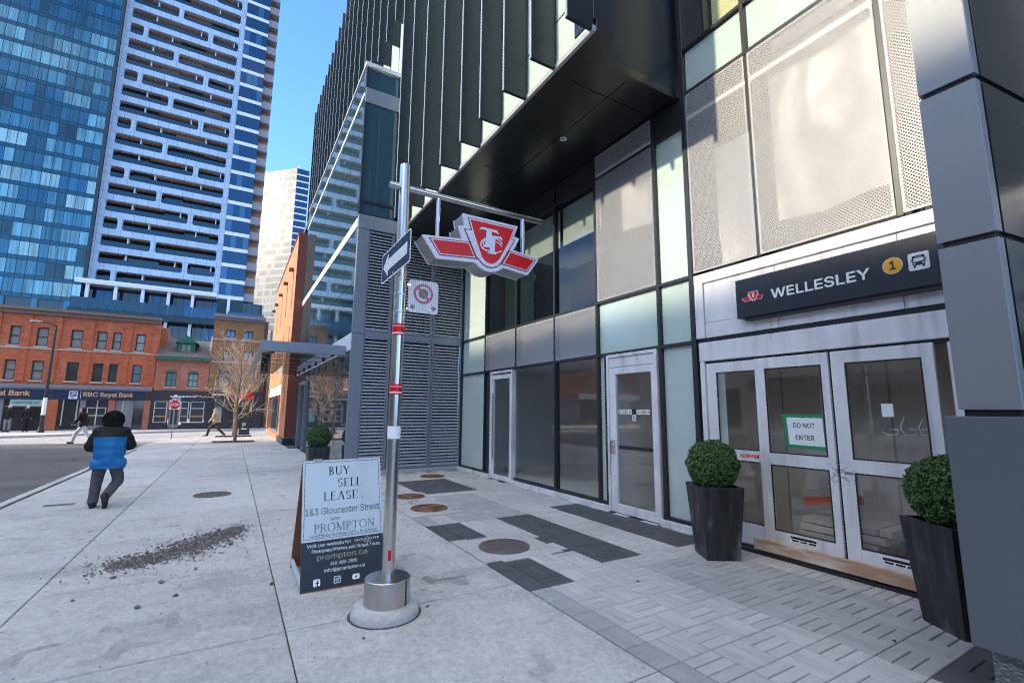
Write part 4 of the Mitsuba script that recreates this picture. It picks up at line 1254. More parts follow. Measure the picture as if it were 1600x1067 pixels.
add('upper_lettering', serif_on(MB(), 'BUY', 0.082, M, -0.035, 1.035, width=0.205, weight=0.2), 'm_ink', sb_)
add('upper_lettering', serif_on(MB(), 'SELL', 0.082, M, 0.065, 0.915, width=0.235, weight=0.2), 'm_ink', sb_)
add('upper_lettering', serif_on(MB(), 'LEASE', 0.082, M, -0.02, 0.79, width=0.33, weight=0.2), 'm_ink', sb_)
put('upper_lettering', 'm_ink', 'in', 0.022, 0.19, 0.79)
put('upper_lettering', 'm_ink', '1&3 Gloucester Street', 0.062, 0.0, 0.665, 0.70)
put('upper_lettering', 'm_ink', 'with', 0.034, -0.075, 0.60)
add('upper_lettering', serif_on(MB(), 'PROMPTON', 0.076, M, 0.015, 0.505, width=0.57, weight=0.14), 'm_ink', sb_)
put('upper_lettering', 'm_ink', 'Real Estate Services Corp., Brokerage', 0.03, 0.01, 0.462, 0.63)
put('lower_lettering', 'm_paper', 'Visit our website for', 0.030, -0.33, 0.378, 0.40, 'l')
put('lower_lettering', 'm_paper', 'THE', 0.009, 0.22, 0.413)
put('lower_lettering', 'm_paper', 'GLOUCESTER', 0.02, 0.22, 0.385, 0.24)
put('lower_lettering', 'm_paper', 'ON YONGE', 0.010, 0.22, 0.368)
put('lower_lettering', 'm_paper', 'Floorplans/Photos and Virtual Tours', 0.029, 0.03, 0.328, 0.63)
put('lower_lettering', 'm_paper', '416-883-3888', 0.029, 0.0, 0.205, 0.24)
put('lower_lettering', 'm_paper', 'info@prompton.ca', 0.029, 0.01, 0.152, 0.37)
put('lower_lettering', 'm_tan_text', 'prompton.ca', 0.046, -0.01, 0.263, 0.46)
for q, x in enumerate((-0.24, -0.06, 0.11)):
    sq = rrect(x - 0.03, 0.045, x + 0.03, 0.105, 0.008)
    if q == 0:
        sq = sq.difference(shapely.union_all([sbox(x + 0.002, 0.045, x + 0.012, 0.092), sbox(x - 0.008, 0.068, x + 0.022, 0.077), sbox(x + 0.002, 0.086, x + 0.022, 0.094)]))
    elif q == 1:
        sq = sq.difference(rrect(x - 0.024, 0.051, x + 0.024, 0.099, 0.006)).union(Point(x, 0.075).buffer(0.015).difference(Point(x, 0.075).buffer(0.009))).union(Point(x + 0.015, 0.09).buffer(0.003))
    else:
        sq = rrect(x - 0.033, 0.052, x + 0.033, 0.098, 0.01).difference(Polygon([(x - 0.008, 0.063), (x - 0.008, 0.087), (x + 0.014, 0.075)]))
    add('social_icon', MB().prism(sq, 0.0008, M), 'm_paper', sb_)

# station name sign
st = thing('station_name_sign', 'long dark station sign reading WELLESLEY above the sliding doors', 'station sign')
SXF = 5.45
add('board', MB().box(SXF, XF - 0.025, 0.2, 3.587, 2.822, 3.318, 0.004), 'm_signnavy', st)
add('underside_trim', MB().box(SXF + 0.03, XF - 0.02, 0.3, 3.5, 2.785, 2.822), 'm_mullion', st)
wl_ = MB().text('WELLESLEY', 0.108, FAC(SXF - 0.0005, 3.128, 2.998), 0.003, True, 'l', 1.02)
add('lettering', wl_, 'm_white', st)
add('line_disc_rim', MB().prism(Point(-1.915, 3.078).buffer(0.083), 0.002, FAC(SXF)), 'm_pinkwhite', st)
add('line_disc', MB().prism(Point(-1.915, 3.078).buffer(0.076), 0.003, FAC(SXF - 0.0005)), 'm_yellow', st)
add('line_number', MB().text('1', 0.08, FAC(SXF - 0.0036, 1.915, 3.04), 0.002, True, 'c'), 'm_ink', st)
add('bus_plate', MB().prism(rrect(-1.79, 2.985, -1.63, 3.155, 0.018), 0.003, FAC(SXF)), 'm_paper', st)
cx, cz = -1.71, 3.07
bus = rrect(cx - 0.048, cz - 0.04, cx + 0.048, cz + 0.055, 0.012).difference(shapely.union_all([sbox(cx - 0.038, cz - 0.002, cx + 0.038, cz + 0.032), sbox(cx - 0.025, cz + 0.039, cx + 0.025, cz + 0.045), Point(cx - 0.033, cz - 0.021).buffer(0.008), Point(cx + 0.033, cz - 0.021).buffer(0.008)])).union(shapely.union_all([sbox(cx - 0.042, cz - 0.06, cx - 0.025, cz - 0.038), sbox(cx + 0.025, cz - 0.06, cx + 0.042, cz - 0.038), sbox(cx - 0.058, cz + 0.0, cx - 0.052, cz + 0.026), sbox(cx + 0.052, cz + 0.0, cx + 0.058, cz + 0.026)]))
add('bus_symbol', MB().prism(bus, 0.002, FAC(SXF - 0.0031)), 'm_ink', st)


def small_logo(poly):
    g = affinity.translate(poly, -1.995, -3.25)
    return affinity.translate(affinity.scale(g, 0.225, 0.235, origin=(0, 0)), -3.366, 3.072)


add('emblem', MB().prism(small_logo(outer), 0.002, FAC(SXF)), 'm_pinkwhite', st)
add('emblem_field', MB().prism(small_logo(shapely.union_all([SHW, WL.difference(SH.buffer(0.02)), WR.difference(SH.buffer(0.02))]).buffer(-0.004)), 0.002, FAC(SXF - 0.0021)), 'm_red', st)
add('emblem_mark', MB().prism(small_logo(ser), 0.001, FAC(SXF - 0.0042)), 'm_pinkwhite', st)

# papers on the doors
dn = thing('door_notice', 'white DO NOT ENTER paper held by green tape on the sliding door', 'paper notice')
DX = XF - 0.0715
Mn = FAC(DX)
notice = Polygon([(-3.125, 1.605), (-2.700, 1.600), (-2.695, 1.277), (-3.105, 1.282)])
add('paper', MB().prism(notice, 0.0012, Mn), 'm_paper', dn)
tape = MB()
for pts in ([(-3.165, 1.613), (-2.672, 1.608)], [(-3.118, 1.632), (-3.10, 1.245)], [(-3.12, 1.272), (-2.665, 1.264)], [(-2.692, 1.622), (-2.684, 1.235)]):
    tape.prism(LineString(pts).buffer(0.019, cap_style='flat'), 0.0008, FAC(DX - 0.0013 - 0.0002 * len(tape.v)))
add('tape', tape, 'm_green_tape', dn)
add('lettering', MB().text('DO NOT', 0.052, FAC(DX - 0.0012, 2.91, 1.48), 0.0006, True, 'c', 0.235).text('ENTER', 0.052, FAC(DX - 0.0012, 2.91, 1.345), 0.0006, True, 'c', 0.20), 'm_ink', dn)
add('note_paper', MB().box(DX - 0.0012, DX, 2.062, 2.158, 1.615, 1.742), 'm_paper', label='small blank white paper on the right sliding door pane', category='paper note')
sx_ = XF - 0.0015
sg = thing('stair_sign', 'white STAIR A and STAIR B stickers with a G below on the glass door', 'door sticker')
add('plate', MB().box(sx_ - 0.001, sx_, 5.625, 5.925, 1.60, 1.675).box(sx_ - 0.001, sx_, 5.235, 5.52, 1.60, 1.675).box(sx_ - 0.001, sx_, 5.535, 5.615, 1.495, 1.59), 'm_white', sg)
add('dark_plate', MB().box(sx_ - 0.001, sx_, 5.525, 5.62, 1.595, 1.675), 'm_ink', sg)
add('lettering', MB().text('STAIR A', 0.05, FAC(sx_ - 0.0012, 5.915, 1.613), 0.0006, True, 'l', 0.28).text('STAIR B', 0.05, FAC(sx_ - 0.0012, 5.508, 1.613), 0.0006, True, 'l', 0.265).text('G', 0.062, FAC(sx_ - 0.0012, 5.575, 1.512), 0.0006, True, 'c'), 'm_ink', sg)
add('timber_plank', MB().box(XF - 0.14, XF - 0.098, 1.35, 3.56, 0.055, 0.185, 0.006), 'm_wood', label='stained wooden plank laid along the foot of the sliding doors', category='plank')

# box balls in tapered black planters
def planter(cx, cy, rot, r0, r1, h, ball, label, leaves=6500):
    k = thing('planter', label, 'planter', 'planters with clipped box balls')
    c, s = math.cos(rot), math.sin(rot)
    M = frame((cx, cy, 0), (c, s, 0), (-s, c, 0), (0, 0, 1))
    v, f = [], []
    prof = [(r0, 0.0), (r1, h - 0.012), (r1 - 0.003, h), (r1 - 0.03, h), (r1 - 0.035, h - 0.07), (0.0, h - 0.07)]
    for r, z in prof:
        v += [(-r, -r, z), (r, -r, z), (r, r, z), (-r, r, z)]
    for a in range(len(prof) - 1):
        for i in range(4):
            j = (i + 1) % 4
            f += [[a * 4 + i, a * 4 + j, a * 4 + 4 + j], [a * 4 + i, a * 4 + 4 + j, a * 4 + 4 + i]]
    v = np.array(v) @ M[:3, :3].T + M[:3, 3]
    add('pot', (v, f), 'm_pot', k)
    add('soil', MB().box(-r1 + 0.035, r1 - 0.035, -r1 + 0.035, r1 - 0.035, h - 0.1, h - 0.05, M=M), 'm_soil', k)
    bz = h + ball * 0.80
    n = leaves
    u = rng.normal(0, 1, (n, 3))
    u /= np.linalg.norm(u, axis=1, keepdims=True)
    u = u[u[:, 2] > -0.85]
    bump = 1 + 0.13 * (meshkit.fbm(u * 3.0 + cx, 3, 5) - 0.5) * 2 * 0.7 + 0.035 * (meshkit.noise(u * 9 + cy, 3) - 0.5) * 2
    rad = ball * bump * (1 - np.abs(rng.normal(0, 0.04, len(u)))) * (1 + 0.05 * (rng.random(len(u)) < 0.05))
    P = u * rad[:, None] * [1, 1, 0.98] + [cx, cy, bz]
    nn = u + rng.normal(0, 0.75, u.shape)
    nn /= np.linalg.norm(nn, axis=1, keepdims=True)
    tt = np.cross(nn, rng.normal(0, 1, nn.shape))
    tt /= np.linalg.norm(tt, axis=1, keepdims=True)
    bb = np.cross(nn, tt)
    sz = rng.uniform(0.007, 0.0125, len(P))[:, None] * (ball / 0.29) ** 0.5
    V = np.stack([P - tt * sz * 1.5, P + bb * sz * 0.85 + nn * sz * 0.2, P + tt * sz * 1.5, P - bb * sz * 0.85 + nn * sz * 0.2], 1).reshape(-1, 3)
    I = np.arange(len(P))[:, None] * 4
    F = np.vstack([I + [0, 1, 2], I + [0, 2, 3]])
    cr = add('crown', (V, F), 'm_leaf', k)
    ico = trimesh.creation.icosphere(3, ball * 0.90)
    ico.vertices += [cx, cy, bz]
    add('inner_twigs', ico, 'm_leaf_core', cr)  # added dark sphere; its colour stands for the shade behind the leaves


planter(4.965, 3.70, -0.56, 0.185, 0.245, 0.80, 0.292, 'tall black planter with a round clipped box ball left of the sliding doors')
planter(5.005, 1.545, -0.56, 0.185, 0.245, 0.80, 0.292, 'tall black planter with a box ball half hidden behind the dark column')
planter(2.02, 13.45, 0.0, 0.235, 0.265, 0.66, 0.312, 'low dark planter with a round box ball by the glass wing, farthest of the planters', 5200)

# ------------------------------------------------------------------ people
def bones(chains, grow=0.0, edge=0.035, smooth=6, flat=None):
    parts = []
    for ch in chains:
        for (p, r), (q, s) in zip(ch[:-1], ch[1:]):
            a = m3.Manifold.sphere(r + grow, 16).translate(list(p))
            b = m3.Manifold.sphere(s + grow, 16).translate(list(q))
            parts.append(m3.Manifold.batch_hull([a, b]))
    m = m3.Manifold.batch_boolean(parts, m3.OpType.Add)
    m = m.refine_to_length(edge).to_mesh()
    t = trimesh.Trimesh(np.array(m.vert_properties[:, :3]), np.array(m.tri_verts), process=True)
    trimesh.smoothing.filter_taubin(t, 0.5, 0.53, smooth)
    return t


def head_mesh():
    t = trimesh.creation.icosphere(3, 1.0)
    v = t.vertices
    f = np.clip(v[:, 1], 0, 1)
    w = 1 - 0.22 * np.clip(-v[:, 2], 0, 1) ** 1.2
    v[:, 0] *= 0.076 * w
    v[:, 2] *= 0.115
    v[:, 1] *= 0.096
    nose = np.exp(-((v[:, 0] / 0.014) ** 2 + ((v[:, 2] + 0.018) / 0.022) ** 2)) * f
    eye = np.exp(-(((np.abs(v[:, 0]) - 0.03) / 0.014) ** 2 + ((v[:, 2] - 0.008) / 0.012) ** 2)) * f
    chin = np.exp(-((v[:, 0] / 0.03) ** 2 + ((v[:, 2] + 0.09) / 0.03) ** 2)) * f
    mouth = np.exp(-((v[:, 0] / 0.022) ** 2 + ((v[:, 2] + 0.055) / 0.007) ** 2)) * f
    v[:, 1] += 0.022 * nose - 0.010 * eye + 0.012 * chin - 0.004 * mouth
    m = MB().mesh(t)
    for s in (-1, 1):
        e = trimesh.creation.icosphere(1, 1.0)
        e.vertices *= [0.010, 0.018, 0.03]
        e.vertices += [s * 0.076, -0.005, -0.008]
        m.mesh(e)
    return m.build()


def hand_chains(w, d, side):
    """palm, four fingers and a thumb beyond the wrist w, along d, half curled"""
    d = np.array(d) / np.linalg.norm(d)
    u = np.cross(d, [0, 1, 0]); u /= np.linalg.norm(u)
    n = np.cross(u, d)
    w = np.array(w)
    out = [[(w, 0.024), (w + d * 0.05, 0.03), (w + d * 0.085, 0.03)]]
    for i, (o, l) in enumerate([(-0.027, 0.062), (-0.009, 0.072), (0.009, 0.07), (0.027, 0.055)]):
        k = w + d * 0.09 + n * o
        out.append([(k, 0.0095), (k + d * l * 0.5 + u * side * 0.012, 0.0085), (k + d * l * 0.8 + u * side * 0.04, 0.0075)])
    k = w + d * 0.035 - n * 0.03
    out.append([(k, 0.012), (k + d * 0.03 - n * 0.018, 0.0105), (k + d * 0.06 - n * 0.012 + u * side * 0.012, 0.009)])
    return out


def person(label, x, y, heading, sc, J, cols, detail=1.0, hood=False, group='people in the street', quilt=False, z=0.0, hat=None, gait=True):
    k = thing('person', label, 'person', group)
    c, s = math.cos(heading), math.sin(heading)
    M = frame((x, y, z), (c * sc, s * sc, 0), (-s * sc, c * sc, 0), (0, 0, sc))

    def put(name, mesh, m, parent=k, smooth=True, **kw):
        v, f = (np.asarray(mesh.vertices), mesh.faces) if hasattr(mesh, 'vertices') else mesh
        return add(name, (v @ M[:3, :3].T + M[:3, 3], f), m, parent, smooth=smooth, **kw)

    e = 0.035 / detail
    wd = J.get('wide', 0.0)
    tor = [(J['hipc'], 0.125), (J['waist'], 0.125 + wd * 0.4), (J['chest'], 0.15), (J['neck'], 0.06)]
    sho = [(J['sl'], 0.06), (J['chest'], 0.10), (J['sr'], 0.06)]
    arms = [[(J['sl'], 0.058), (J['el'], 0.044), (J['wl'], 0.03)], [(J['sr'], 0.058), (J['er'], 0.044), (J['wr'], 0.03)]]
    legs = [[(J['hl'], 0.09), (J['kl'], 0.062), (J['al'], 0.042)], [(J['hr'], 0.09), (J['kr'], 0.062), (J['ar'], 0.042)]]
    hip = [(J['hl'], 0.10), (J['hipc'], 0.12), (J['hr'], 0.10)]
    hd = np.array(J['head'])
    body = bones([[(a, r * 0.86) for a, r in ch] for ch in [tor, sho] + arms + legs + [hip]] + [[(J['neck'], 0.05), (hd - [0, 0, 0.05], 0.052), (hd, 0.07)]], 0, e, 4)
    put('body', body, 'm_skin')
    hv, hf = head_mesh()
    put('head', (hv + hd, hf), 'm_skin')
    for (sh, el, wr), sd_ in ((('sl', 'el', 'wl'), 1), (('sr', 'er', 'wr'), -1)):
        put('hand', bones(hand_chains(J[wr], np.array(J[wr]) - np.array(J[el]), sd_), 0, 0.012, 2), 'm_skin')
    side = [[((s_ * wd * 1.9, 0, 0.84), 0.115), ((s_ * wd * 1.9, 0, 1.14), 0.125)] for s_ in (-1, 1)] if wd else []
    jac = bones([[(a, r + 0.0) for a, r in tor[:3]] + [(J['neck'], 0.085)], sho, hip] + side + arms, J.get('pad', 0.022), e, 8)
    v = jac.vertices
    cut = J['hem']
    low = v[:, 2] < cut
    arm_zone = (np.abs(v[:, 0]) > J.get('armx', 0.24))
    if quilt:
        r = v[:, :2] / (np.linalg.norm(v[:, :2], axis=1, keepdims=True) + 1e-6)
        v[:, :2] += r * (0.010 * np.abs(np.sin((v[:, 2] - 0.68) * np.pi / 0.135)))[:, None]
    jac.vertices = v
    v = v + 0.022 * (meshkit.fbm(v * [13, 13, 9], 3, 8) - 0.5)[:, None] * jac.vertex_normals
    jm = trimesh.Trimesh(v, jac.faces, process=False)
    ctr = jm.triangles_center
    keep = ~((ctr[:, 2] < cut) & (np.abs(ctr[:, 0]) < J.get('armx', 0.24)))
    fa = jm.faces[keep]
    cc = ctr[keep]
    if quilt:
        blue = (cc[:, 2] < J['yoke']) & ((np.abs(cc[:, 0]) < J['blue']) | ((cc[:, 2] < 0.88) & (cc[:, 1] < 0.12)))
        put('jacket_yoke_and_sleeves', (v, fa[~blue]), cols['jacket2'])
        put('jacket', (v, fa[blue]), cols['jacket'])
        hem = MB().mesh(trimesh.creation.torus(1.0, 0.02, 40, 8))
        hvv, hff = hem.build()
        rad = np.abs(v[(np.abs(v[:, 2] - cut) < 0.04) & (np.abs(v[:, 0]) < 0.25)])
        hvv[:, 0] *= rad[:, 0].max() * 0.95; hvv[:, 1] *= rad[:, 1].max() * 0.95
        hvv[:, 2] += cut
        put('jacket_hem', (hvv, hff), cols['jacket'])
    else:
        put('jacket', (v, fa), cols['jacket'])
    tr = bones([[(p, r) for p, r in hip]] + [[(J[a], 0.105 - wd * 0.3), (J[b], 0.08 - wd * 0.2), (J[c_], 0.066)] for a, b, c_ in (('hl', 'kl', 'al'), ('hr', 'kr', 'ar'))], 0.004, e, 5)
    tv = tr.vertices
    tv[:] += 0.012 * (meshkit.fbm(tv * [9, 9, 14], 3, 4) - 0.5)[:, None] * tr.vertex_normals
    put('trousers', tr, cols['trousers'])
    for a, pitch in (('al', J.get('pl', 0)), ('ar', J.get('pr', 0))):
        A = np.array(J[a])
        cp, sp_ = math.cos(pitch), math.sin(pitch)

        def R(p):
            return (A[0] + p[0], A[1] + p[1] * cp - p[2] * sp_, A[2] + p[1] * sp_ + p[2] * cp)
        sh = bones([[(R((0, -0.04, -0.035)), 0.043), (R((0, 0.06, -0.04)), 0.042), (R((0, 0.155, -0.05)), 0.034)], [(R((0, 0, 0.02)), 0.05), (R((0, 0.0, -0.03)), 0.05)]], 0.004, 0.03, 4)
        put('shoe', sh, cols['shoe'])
        so = bones([[(R((0, -0.045, -0.075)), 0.022), (R((0, 0.16, -0.078)), 0.022)]], 0.012, 0.03, 2)
        put('sole', so, 'm_sole')
    if hood:
        t = trimesh.creation.icosphere(4, 1.0)
        t.vertices *= [0.142, 0.15, 0.15]
        t.vertices[:, 2] -= 0.02 * (t.vertices[:, 2] < 0)
        t.vertices += 0.012 * (meshkit.fbm(t.vertices * 14, 3, 9) - 0.5)[:, None] * t.vertex_normals * 2
        put('hood', (t.vertices + hd + [0, -0.02, -0.005], t.faces), cols['hood'], smooth=False)
        sp2 = MB()
        u = rng.normal(0, 1, (5200, 3)); u /= np.linalg.norm(u, axis=1, keepdims=True)
        P = u * [0.142, 0.15, 0.15] + hd + [0, -0.02, -0.005]
        tt = np.cross(u, rng.normal(0, 1, u.shape)); tt /= np.linalg.norm(tt, axis=1, keepdims=True)
        q = P + u * 0.014 + tt * 0.014
        V = np.stack([P - tt * 0.003, P + tt * 0.003, q], 1).reshape(-1, 3)
        put('fur', (V, np.arange(len(V)).reshape(-1, 3)), cols['hood'], smooth=False)
    else:
        t = trimesh.creation.icosphere(2, 1.0)
        t.vertices *= [0.083, 0.105, 0.108]
        tv = t.vertices
        f = t.faces[~((tv[t.faces].mean(1)[:, 1] > 0.02) & (tv[t.faces].mean(1)[:, 2] < 0.055))]
        f = f[tv[f].mean(1)[:, 2] > -0.07]
        put('hair' if not hat else 'cap', (tv + hd + [0, -0.008, 0.014], f), hat or 'm_hair')
    return k


man = dict(hipc=(0, 0, 0.75), waist=(0, -0.01, 0.88), chest=(0, 0, 1.11), neck=(0, 0.02, 1.30), head=(0.0, 0.03, 1.435), sl=(-0.15, 0, 1.225), sr=(0.15, 0, 1.225), el=(-0.255, 0.03, 0.99), er=(0.255, 0.03, 1.0), wl=(-0.15, 0.25, 0.96), wr=(0.15, 0.25, 0.97),
           hl=(-0.095, 0, 0.70), hr=(0.10, 0, 0.70), kl=(-0.125, 0.04, 0.40), kr=(0.15, 0.09, 0.41), al=(-0.135, 0.0, 0.10), ar=(0.045, -0.17, 0.20), pl=0.0, pr=-1.0, hem=0.65, pad=0.042, armx=0.25, wide=0.025, yoke=1.15, blue=0.215)
person('person walking away in a blue puffer jacket with black hood and grey trousers', -1.735, 10.42, 0.02, 1.0, man, dict(jacket='m_jacket_blue', jacket2='m_jacket_black', trousers='m_trousers', shoe='m_shoe', hood='m_fur'), 1.5, hood=True, quilt=True)


def walkpose(st=0.35, sway=0.25, hem=0.78, pad=0.03, lean=0.0):
    return dict(hipc=(0, 0, 0.93), waist=(0, lean * 0.3, 1.08), chest=(0, lean * 0.8, 1.32), neck=(0, lean, 1.48), head=(0, lean + 0.03, 1.62), sl=(-0.18, lean, 1.42), sr=(0.18, lean, 1.42), el=(-0.25, lean + sway * 0.4, 1.14), er=(0.25, lean - sway * 0.5, 1.14), wl=(-0.22, lean + sway * 1.1, 0.98), wr=(0.23, lean - sway * 0.4, 0.92),
                hl=(-0.09, 0, 0.9), hr=(0.09, 0, 0.9), kl=(-0.1, -st * 0.45, 0.5), kr=(0.1, st * 0.75, 0.52), al=(-0.1, -st * 1.25, 0.16), ar=(0.1, st * 1.0, 0.10), pl=-0.6, pr=0.1, hem=hem, pad=pad, armx=0.215)


person('person in a black hooded jacket and pale trousers striding across the sunlit road', -6.15, 30.3, 1.35, 0.99, walkpose(0.42, 0.2, lean=0.08), dict(jacket='m_jacket_black', trousers='m_paletrousers', shoe='m_shoe'), 0.9, hat='m_jacket_black', z=-0.125)
person('person in a beige jacket and dark trousers walking at the street corner', -0.85, 34.2, 1.40, 0.98, walkpose(0.42, 0.2, lean=0.04), dict(jacket='m_beige', trousers='m_brownpants', shoe='m_shoe'), 0.9, hat='m_beige', z=-0.10)
stand = walkpose(0.06, 0.06)
stand.update(pl=0, al=(-0.1, -0.02, 0.1), ar=(0.1, 0.03, 0.1))
person('person in grey trousers at the bank door, left of the two standing there', -12.35, 42.6, 2.8, 0.98, stand, dict(jacket='m_jacket_black', trousers='m_greycoat', shoe='m_shoe'), 0.8, hat='m_white')
person('person all in black at the bank door, right of the two standing there', -11.45, 42.4, 3.5, 0.97, stand, dict(jacket='m_jacket_black', trousers='m_jacket_black', shoe='m_shoe'), 0.8, hat='m_white')

# ------------------------------------------------------------------ young street trees without leaves
def bare_tree(x, y, h, label, seed, tw=1.0, z0=0.0):
    r = np.random.default_rng(seed)
    k = thing('bare_tree', label, 'tree', 'bare street trees')
    trunk, br, tws = MB(), MB(), MB()
    n = 9
    path = np.array([(x + 0.03 * math.sin(i * 1.3), y + 0.02 * math.cos(i), z0 + h * 0.92 * i / n) for i in range(n + 1)])
    rad = np.linspace(0.085, 0.012, n + 1)
    trunk.tube(path, rad, 9)

    def grow(p, d, L, r0, lev):
        m = 5
        pts = [p]
        q = np.array(p, float)
        dd = np.array(d, float)
        for i in range(m):
            dd = dd + r.normal(0, 0.10, 3) + [0, 0, 0.07]
            dd /= np.linalg.norm(dd)
            q = q + dd * L / m
            pts.append(q.copy())
        (br if lev == 0 else tws).tube(pts, np.linspace(r0, r0 * 0.35, m + 1), 5 if lev == 0 else 4, False)
        if lev < 2:
            for i in range(5 if lev == 0 else 4):
                t = r.uniform(0.25, 0.95)
                b = np.array(pts[int(t * m)])
                nd = dd * 0.75 + r.normal(0, 0.55, 3)
                nd /= np.linalg.norm(nd)
                grow(b, nd, L * r.uniform(0.35, 0.65), r0 * 0.62, lev + 1)

    for i in range(int(27 * tw)):
        t = r.uniform(0.30, 0.98)
        p = path[0] * (1 - t) + path[-1] * t
        j = int(t * n)
        p = path[min(j, n)]
        a = r.uniform(0, 6.28)
        el = r.uniform(0.35, 0.95)
        d = [math.cos(a) * math.cos(el), math.sin(a) * math.cos(el), math.sin(el)]
        grow(p, d, h * (0.46 - 0.34 * abs(t - 0.45)) * r.uniform(0.7, 1.0), 0.030 * (1.2 - t), 0)
    add('trunk', trunk, 'm_bark', k, smooth=40)
    add('branches', br, 'm_twig', k)
    add('twigs', tws, 'm_twig', k)
    return k


bare_tree(0.19, 27.1, 5.2, 'young bare street tree with pale twigs on the pavement corner, nearer of the two', 5)
bare_tree(0.13, 32.2, 4.6, 'slim bare street tree standing just behind the nearer one at the corner', 9, 0.6)
for y, lb in ((27.1, 'dark tree pit edging around the nearer bare tree'), (32.2, 'dark tree pit edging around the farther bare tree')):
    add('tree_grate', MB().box(-0.75, 1.05, y - 0.55, y - 0.45, 0.001, 0.03).box(-0.75, 1.05, y + 0.45, y + 0.55, 0.001, 0.03).box(-0.75, -0.65, y - 0.449, y + 0.449, 0.001, 0.03).box(0.95, 1.05, y - 0.449, y + 0.449, 0.001, 0.03).box(-0.649, 0.949, y - 0.449, y - 0.12, 0.001, 0.012).box(-0.649, 0.949, y + 0.12, y + 0.449, 0.001, 0.012), 'm_mullion', label=lb, category='tree grate', group='tree grates')

# stop sign at the corner
sk = thing('stop_sign', 'red octagonal STOP sign on a slim post at the street corner', 'traffic sign')
sxp, syp = -2.72, 31.3
add('post', MB().box(sxp - 0.028, sxp + 0.028, syp - 0.02, syp + 0.02, -0.05, 2.3), 'm_signgrey', sk)
oc = Polygon([(0.255 * math.cos(math.pi / 8 + i * math.pi / 4), 0.255 * math.sin(math.pi / 8 + i * math.pi / 4)) for i in range(8)])
SZ = 1.79
add('border', MB().prism(rrect(-0.245, -0.25, 0.245, 0.25, 0.03), 0.005, FRT(syp - 0.022, sxp, SZ)), 'm_white', sk)
add('plate', MB().prism(oc.buffer(-0.01), 0.004, FRT(syp - 0.0275, sxp, SZ)), 'm_red', sk)
add('lettering', MB().text('STOP', 0.16, FRT(syp - 0.032, sxp, SZ - 0.08), 0.002, True, 'c', 0.40), 'm_white', sk)
add('street_name_plate', MB().box(sxp - 0.14, sxp + 0.22, syp - 0.026, syp - 0.021, 2.08, 2.20).prism(Point(0, 0).buffer(0.07), 0.004, FRT(syp - 0.021, sxp, 2.27)), 'm_white', sk)
add('street_name_print', MB().box(sxp - 0.1, sxp + 0.18, syp - 0.0285, syp - 0.0265, 2.11, 2.17), 'm_bluelogo', sk)

# street lamp in front of the bank
lp = thing('street_lamp', 'tall dark street lamp with a curved arm in front of the red brick bank', 'street lamp')
LX, LY = -10.42, 41.3
add('pole', MB().tube([(LX, LY, 0), (LX, LY, 3.5), (LX, LY, 6.9)], [0.11, 0.085, 0.06], 12), 'm_mullion', lp, smooth=40)
add('arm', MB().tube([(LX, LY, 6.85), (LX - 0.3, LY - 0.05, 7.02), (LX - 0.75, LY - 0.1, 7.06)], 0.035, 8), 'm_mullion', lp, smooth=40)
hl = trimesh.creation.icosphere(2, 1.0)
hl.vertices *= [0.32, 0.14, 0.075]
hl.vertices += [LX - 0.95, LY - 0.12, 7.07]
add('lamp_head', hl, 'm_signgrey', lp, smooth=True)
add('base', MB().cyl((LX, LY, 0), 0.19, 0.12, 0.35, 14), 'm_mullion', lp)
add('poster', MB().tube([(LX, LY, 1.1), (LX, LY, 2.2)], [0.112, 0.106], 12, False), 'm_paper', lp)

# ring stand for bicycles, bicycle and cafe board across the street
rg = thing('bicycle_ring_stand', 'white post and ring bicycle stand on the far pavement by the bank', 'bicycle stand')
RX, RY = -6.9, 40.7
add('post', MB().tube([(RX, RY, 0), (RX, RY, 0.95)], 0.035, 8), 'm_paint', rg)
tt_ = trimesh.creation.torus(0.30, 0.032, 28, 8)
add('ring', MB().mesh(tt_, frame((RX, RY, 0.62), (1, 0, 0), (0, 0, 1), (0, -1, 0))), 'm_paint', rg, smooth=True)
bk = thing('bicycle', 'black bicycle parked against a pole on the far pavement', 'bicycle')
BX, BY, BZ = 1.55, 44.35, 0.0
for dx_ in (-0.0, 1.02):
    w = add('wheel', MB().mesh(trimesh.creation.torus(0.32, 0.022, 30, 6), frame((BX + dx_, BY, 0.34), (1, 0, 0), (0, 0, 1), (0, -1, 0))), 'm_mullion', bk, smooth=True)
    sp_k = MB()
    for q in range(10):
        a = q * math.pi / 5
        sp_k.tube([(BX + dx_, BY, 0.34), (BX + dx_ + 0.31 * math.cos(a), BY, 0.34 + 0.31 * math.sin(a))], 0.003, 4, False)
    add('spokes', sp_k, 'm_steel', w)
fr_ = MB()
A_, B_, C_, D_, E_ = (BX, BY, 0.34), (BX + 0.28, BY, 0.80), (BX + 0.45, BY, 0.32), (BX + 0.82, BY, 0.82), (BX + 1.02, BY, 0.34)
for p, q in ((A_, B_), (A_, C_), (B_, C_), (B_, D_), (C_, D_), (D_, E_)):
    fr_.tube([p, q], 0.018, 6)
add('frame', fr_, 'm_darkfront', bk)
add('saddle', MB().box(BX + 0.14, BX + 0.38, BY - 0.07, BY + 0.07, 0.88, 0.94, 0.02).tube([B_, (BX + 0.27, BY, 0.9)], 0.014, 6), 'm_black', bk)
add('handlebar', MB().tube([(BX + 0.85, BY - 0.26, 1.02), (BX + 0.80, BY, 1.0), (BX + 0.85, BY + 0.26, 1.02)], 0.014, 6).tube([D_, (BX + 0.80, BY, 1.0)], 0.016, 6), 'm_black', bk)
add('utility_pole', MB().tube([(2.35, 44.5, 0), (2.35, 44.5, 4.0), (2.35, 44.5, 8.2)], [0.12, 0.10, 0.08], 10), 'm_bark', label='brown wooden utility pole behind the parked bicycle', category='utility pole')
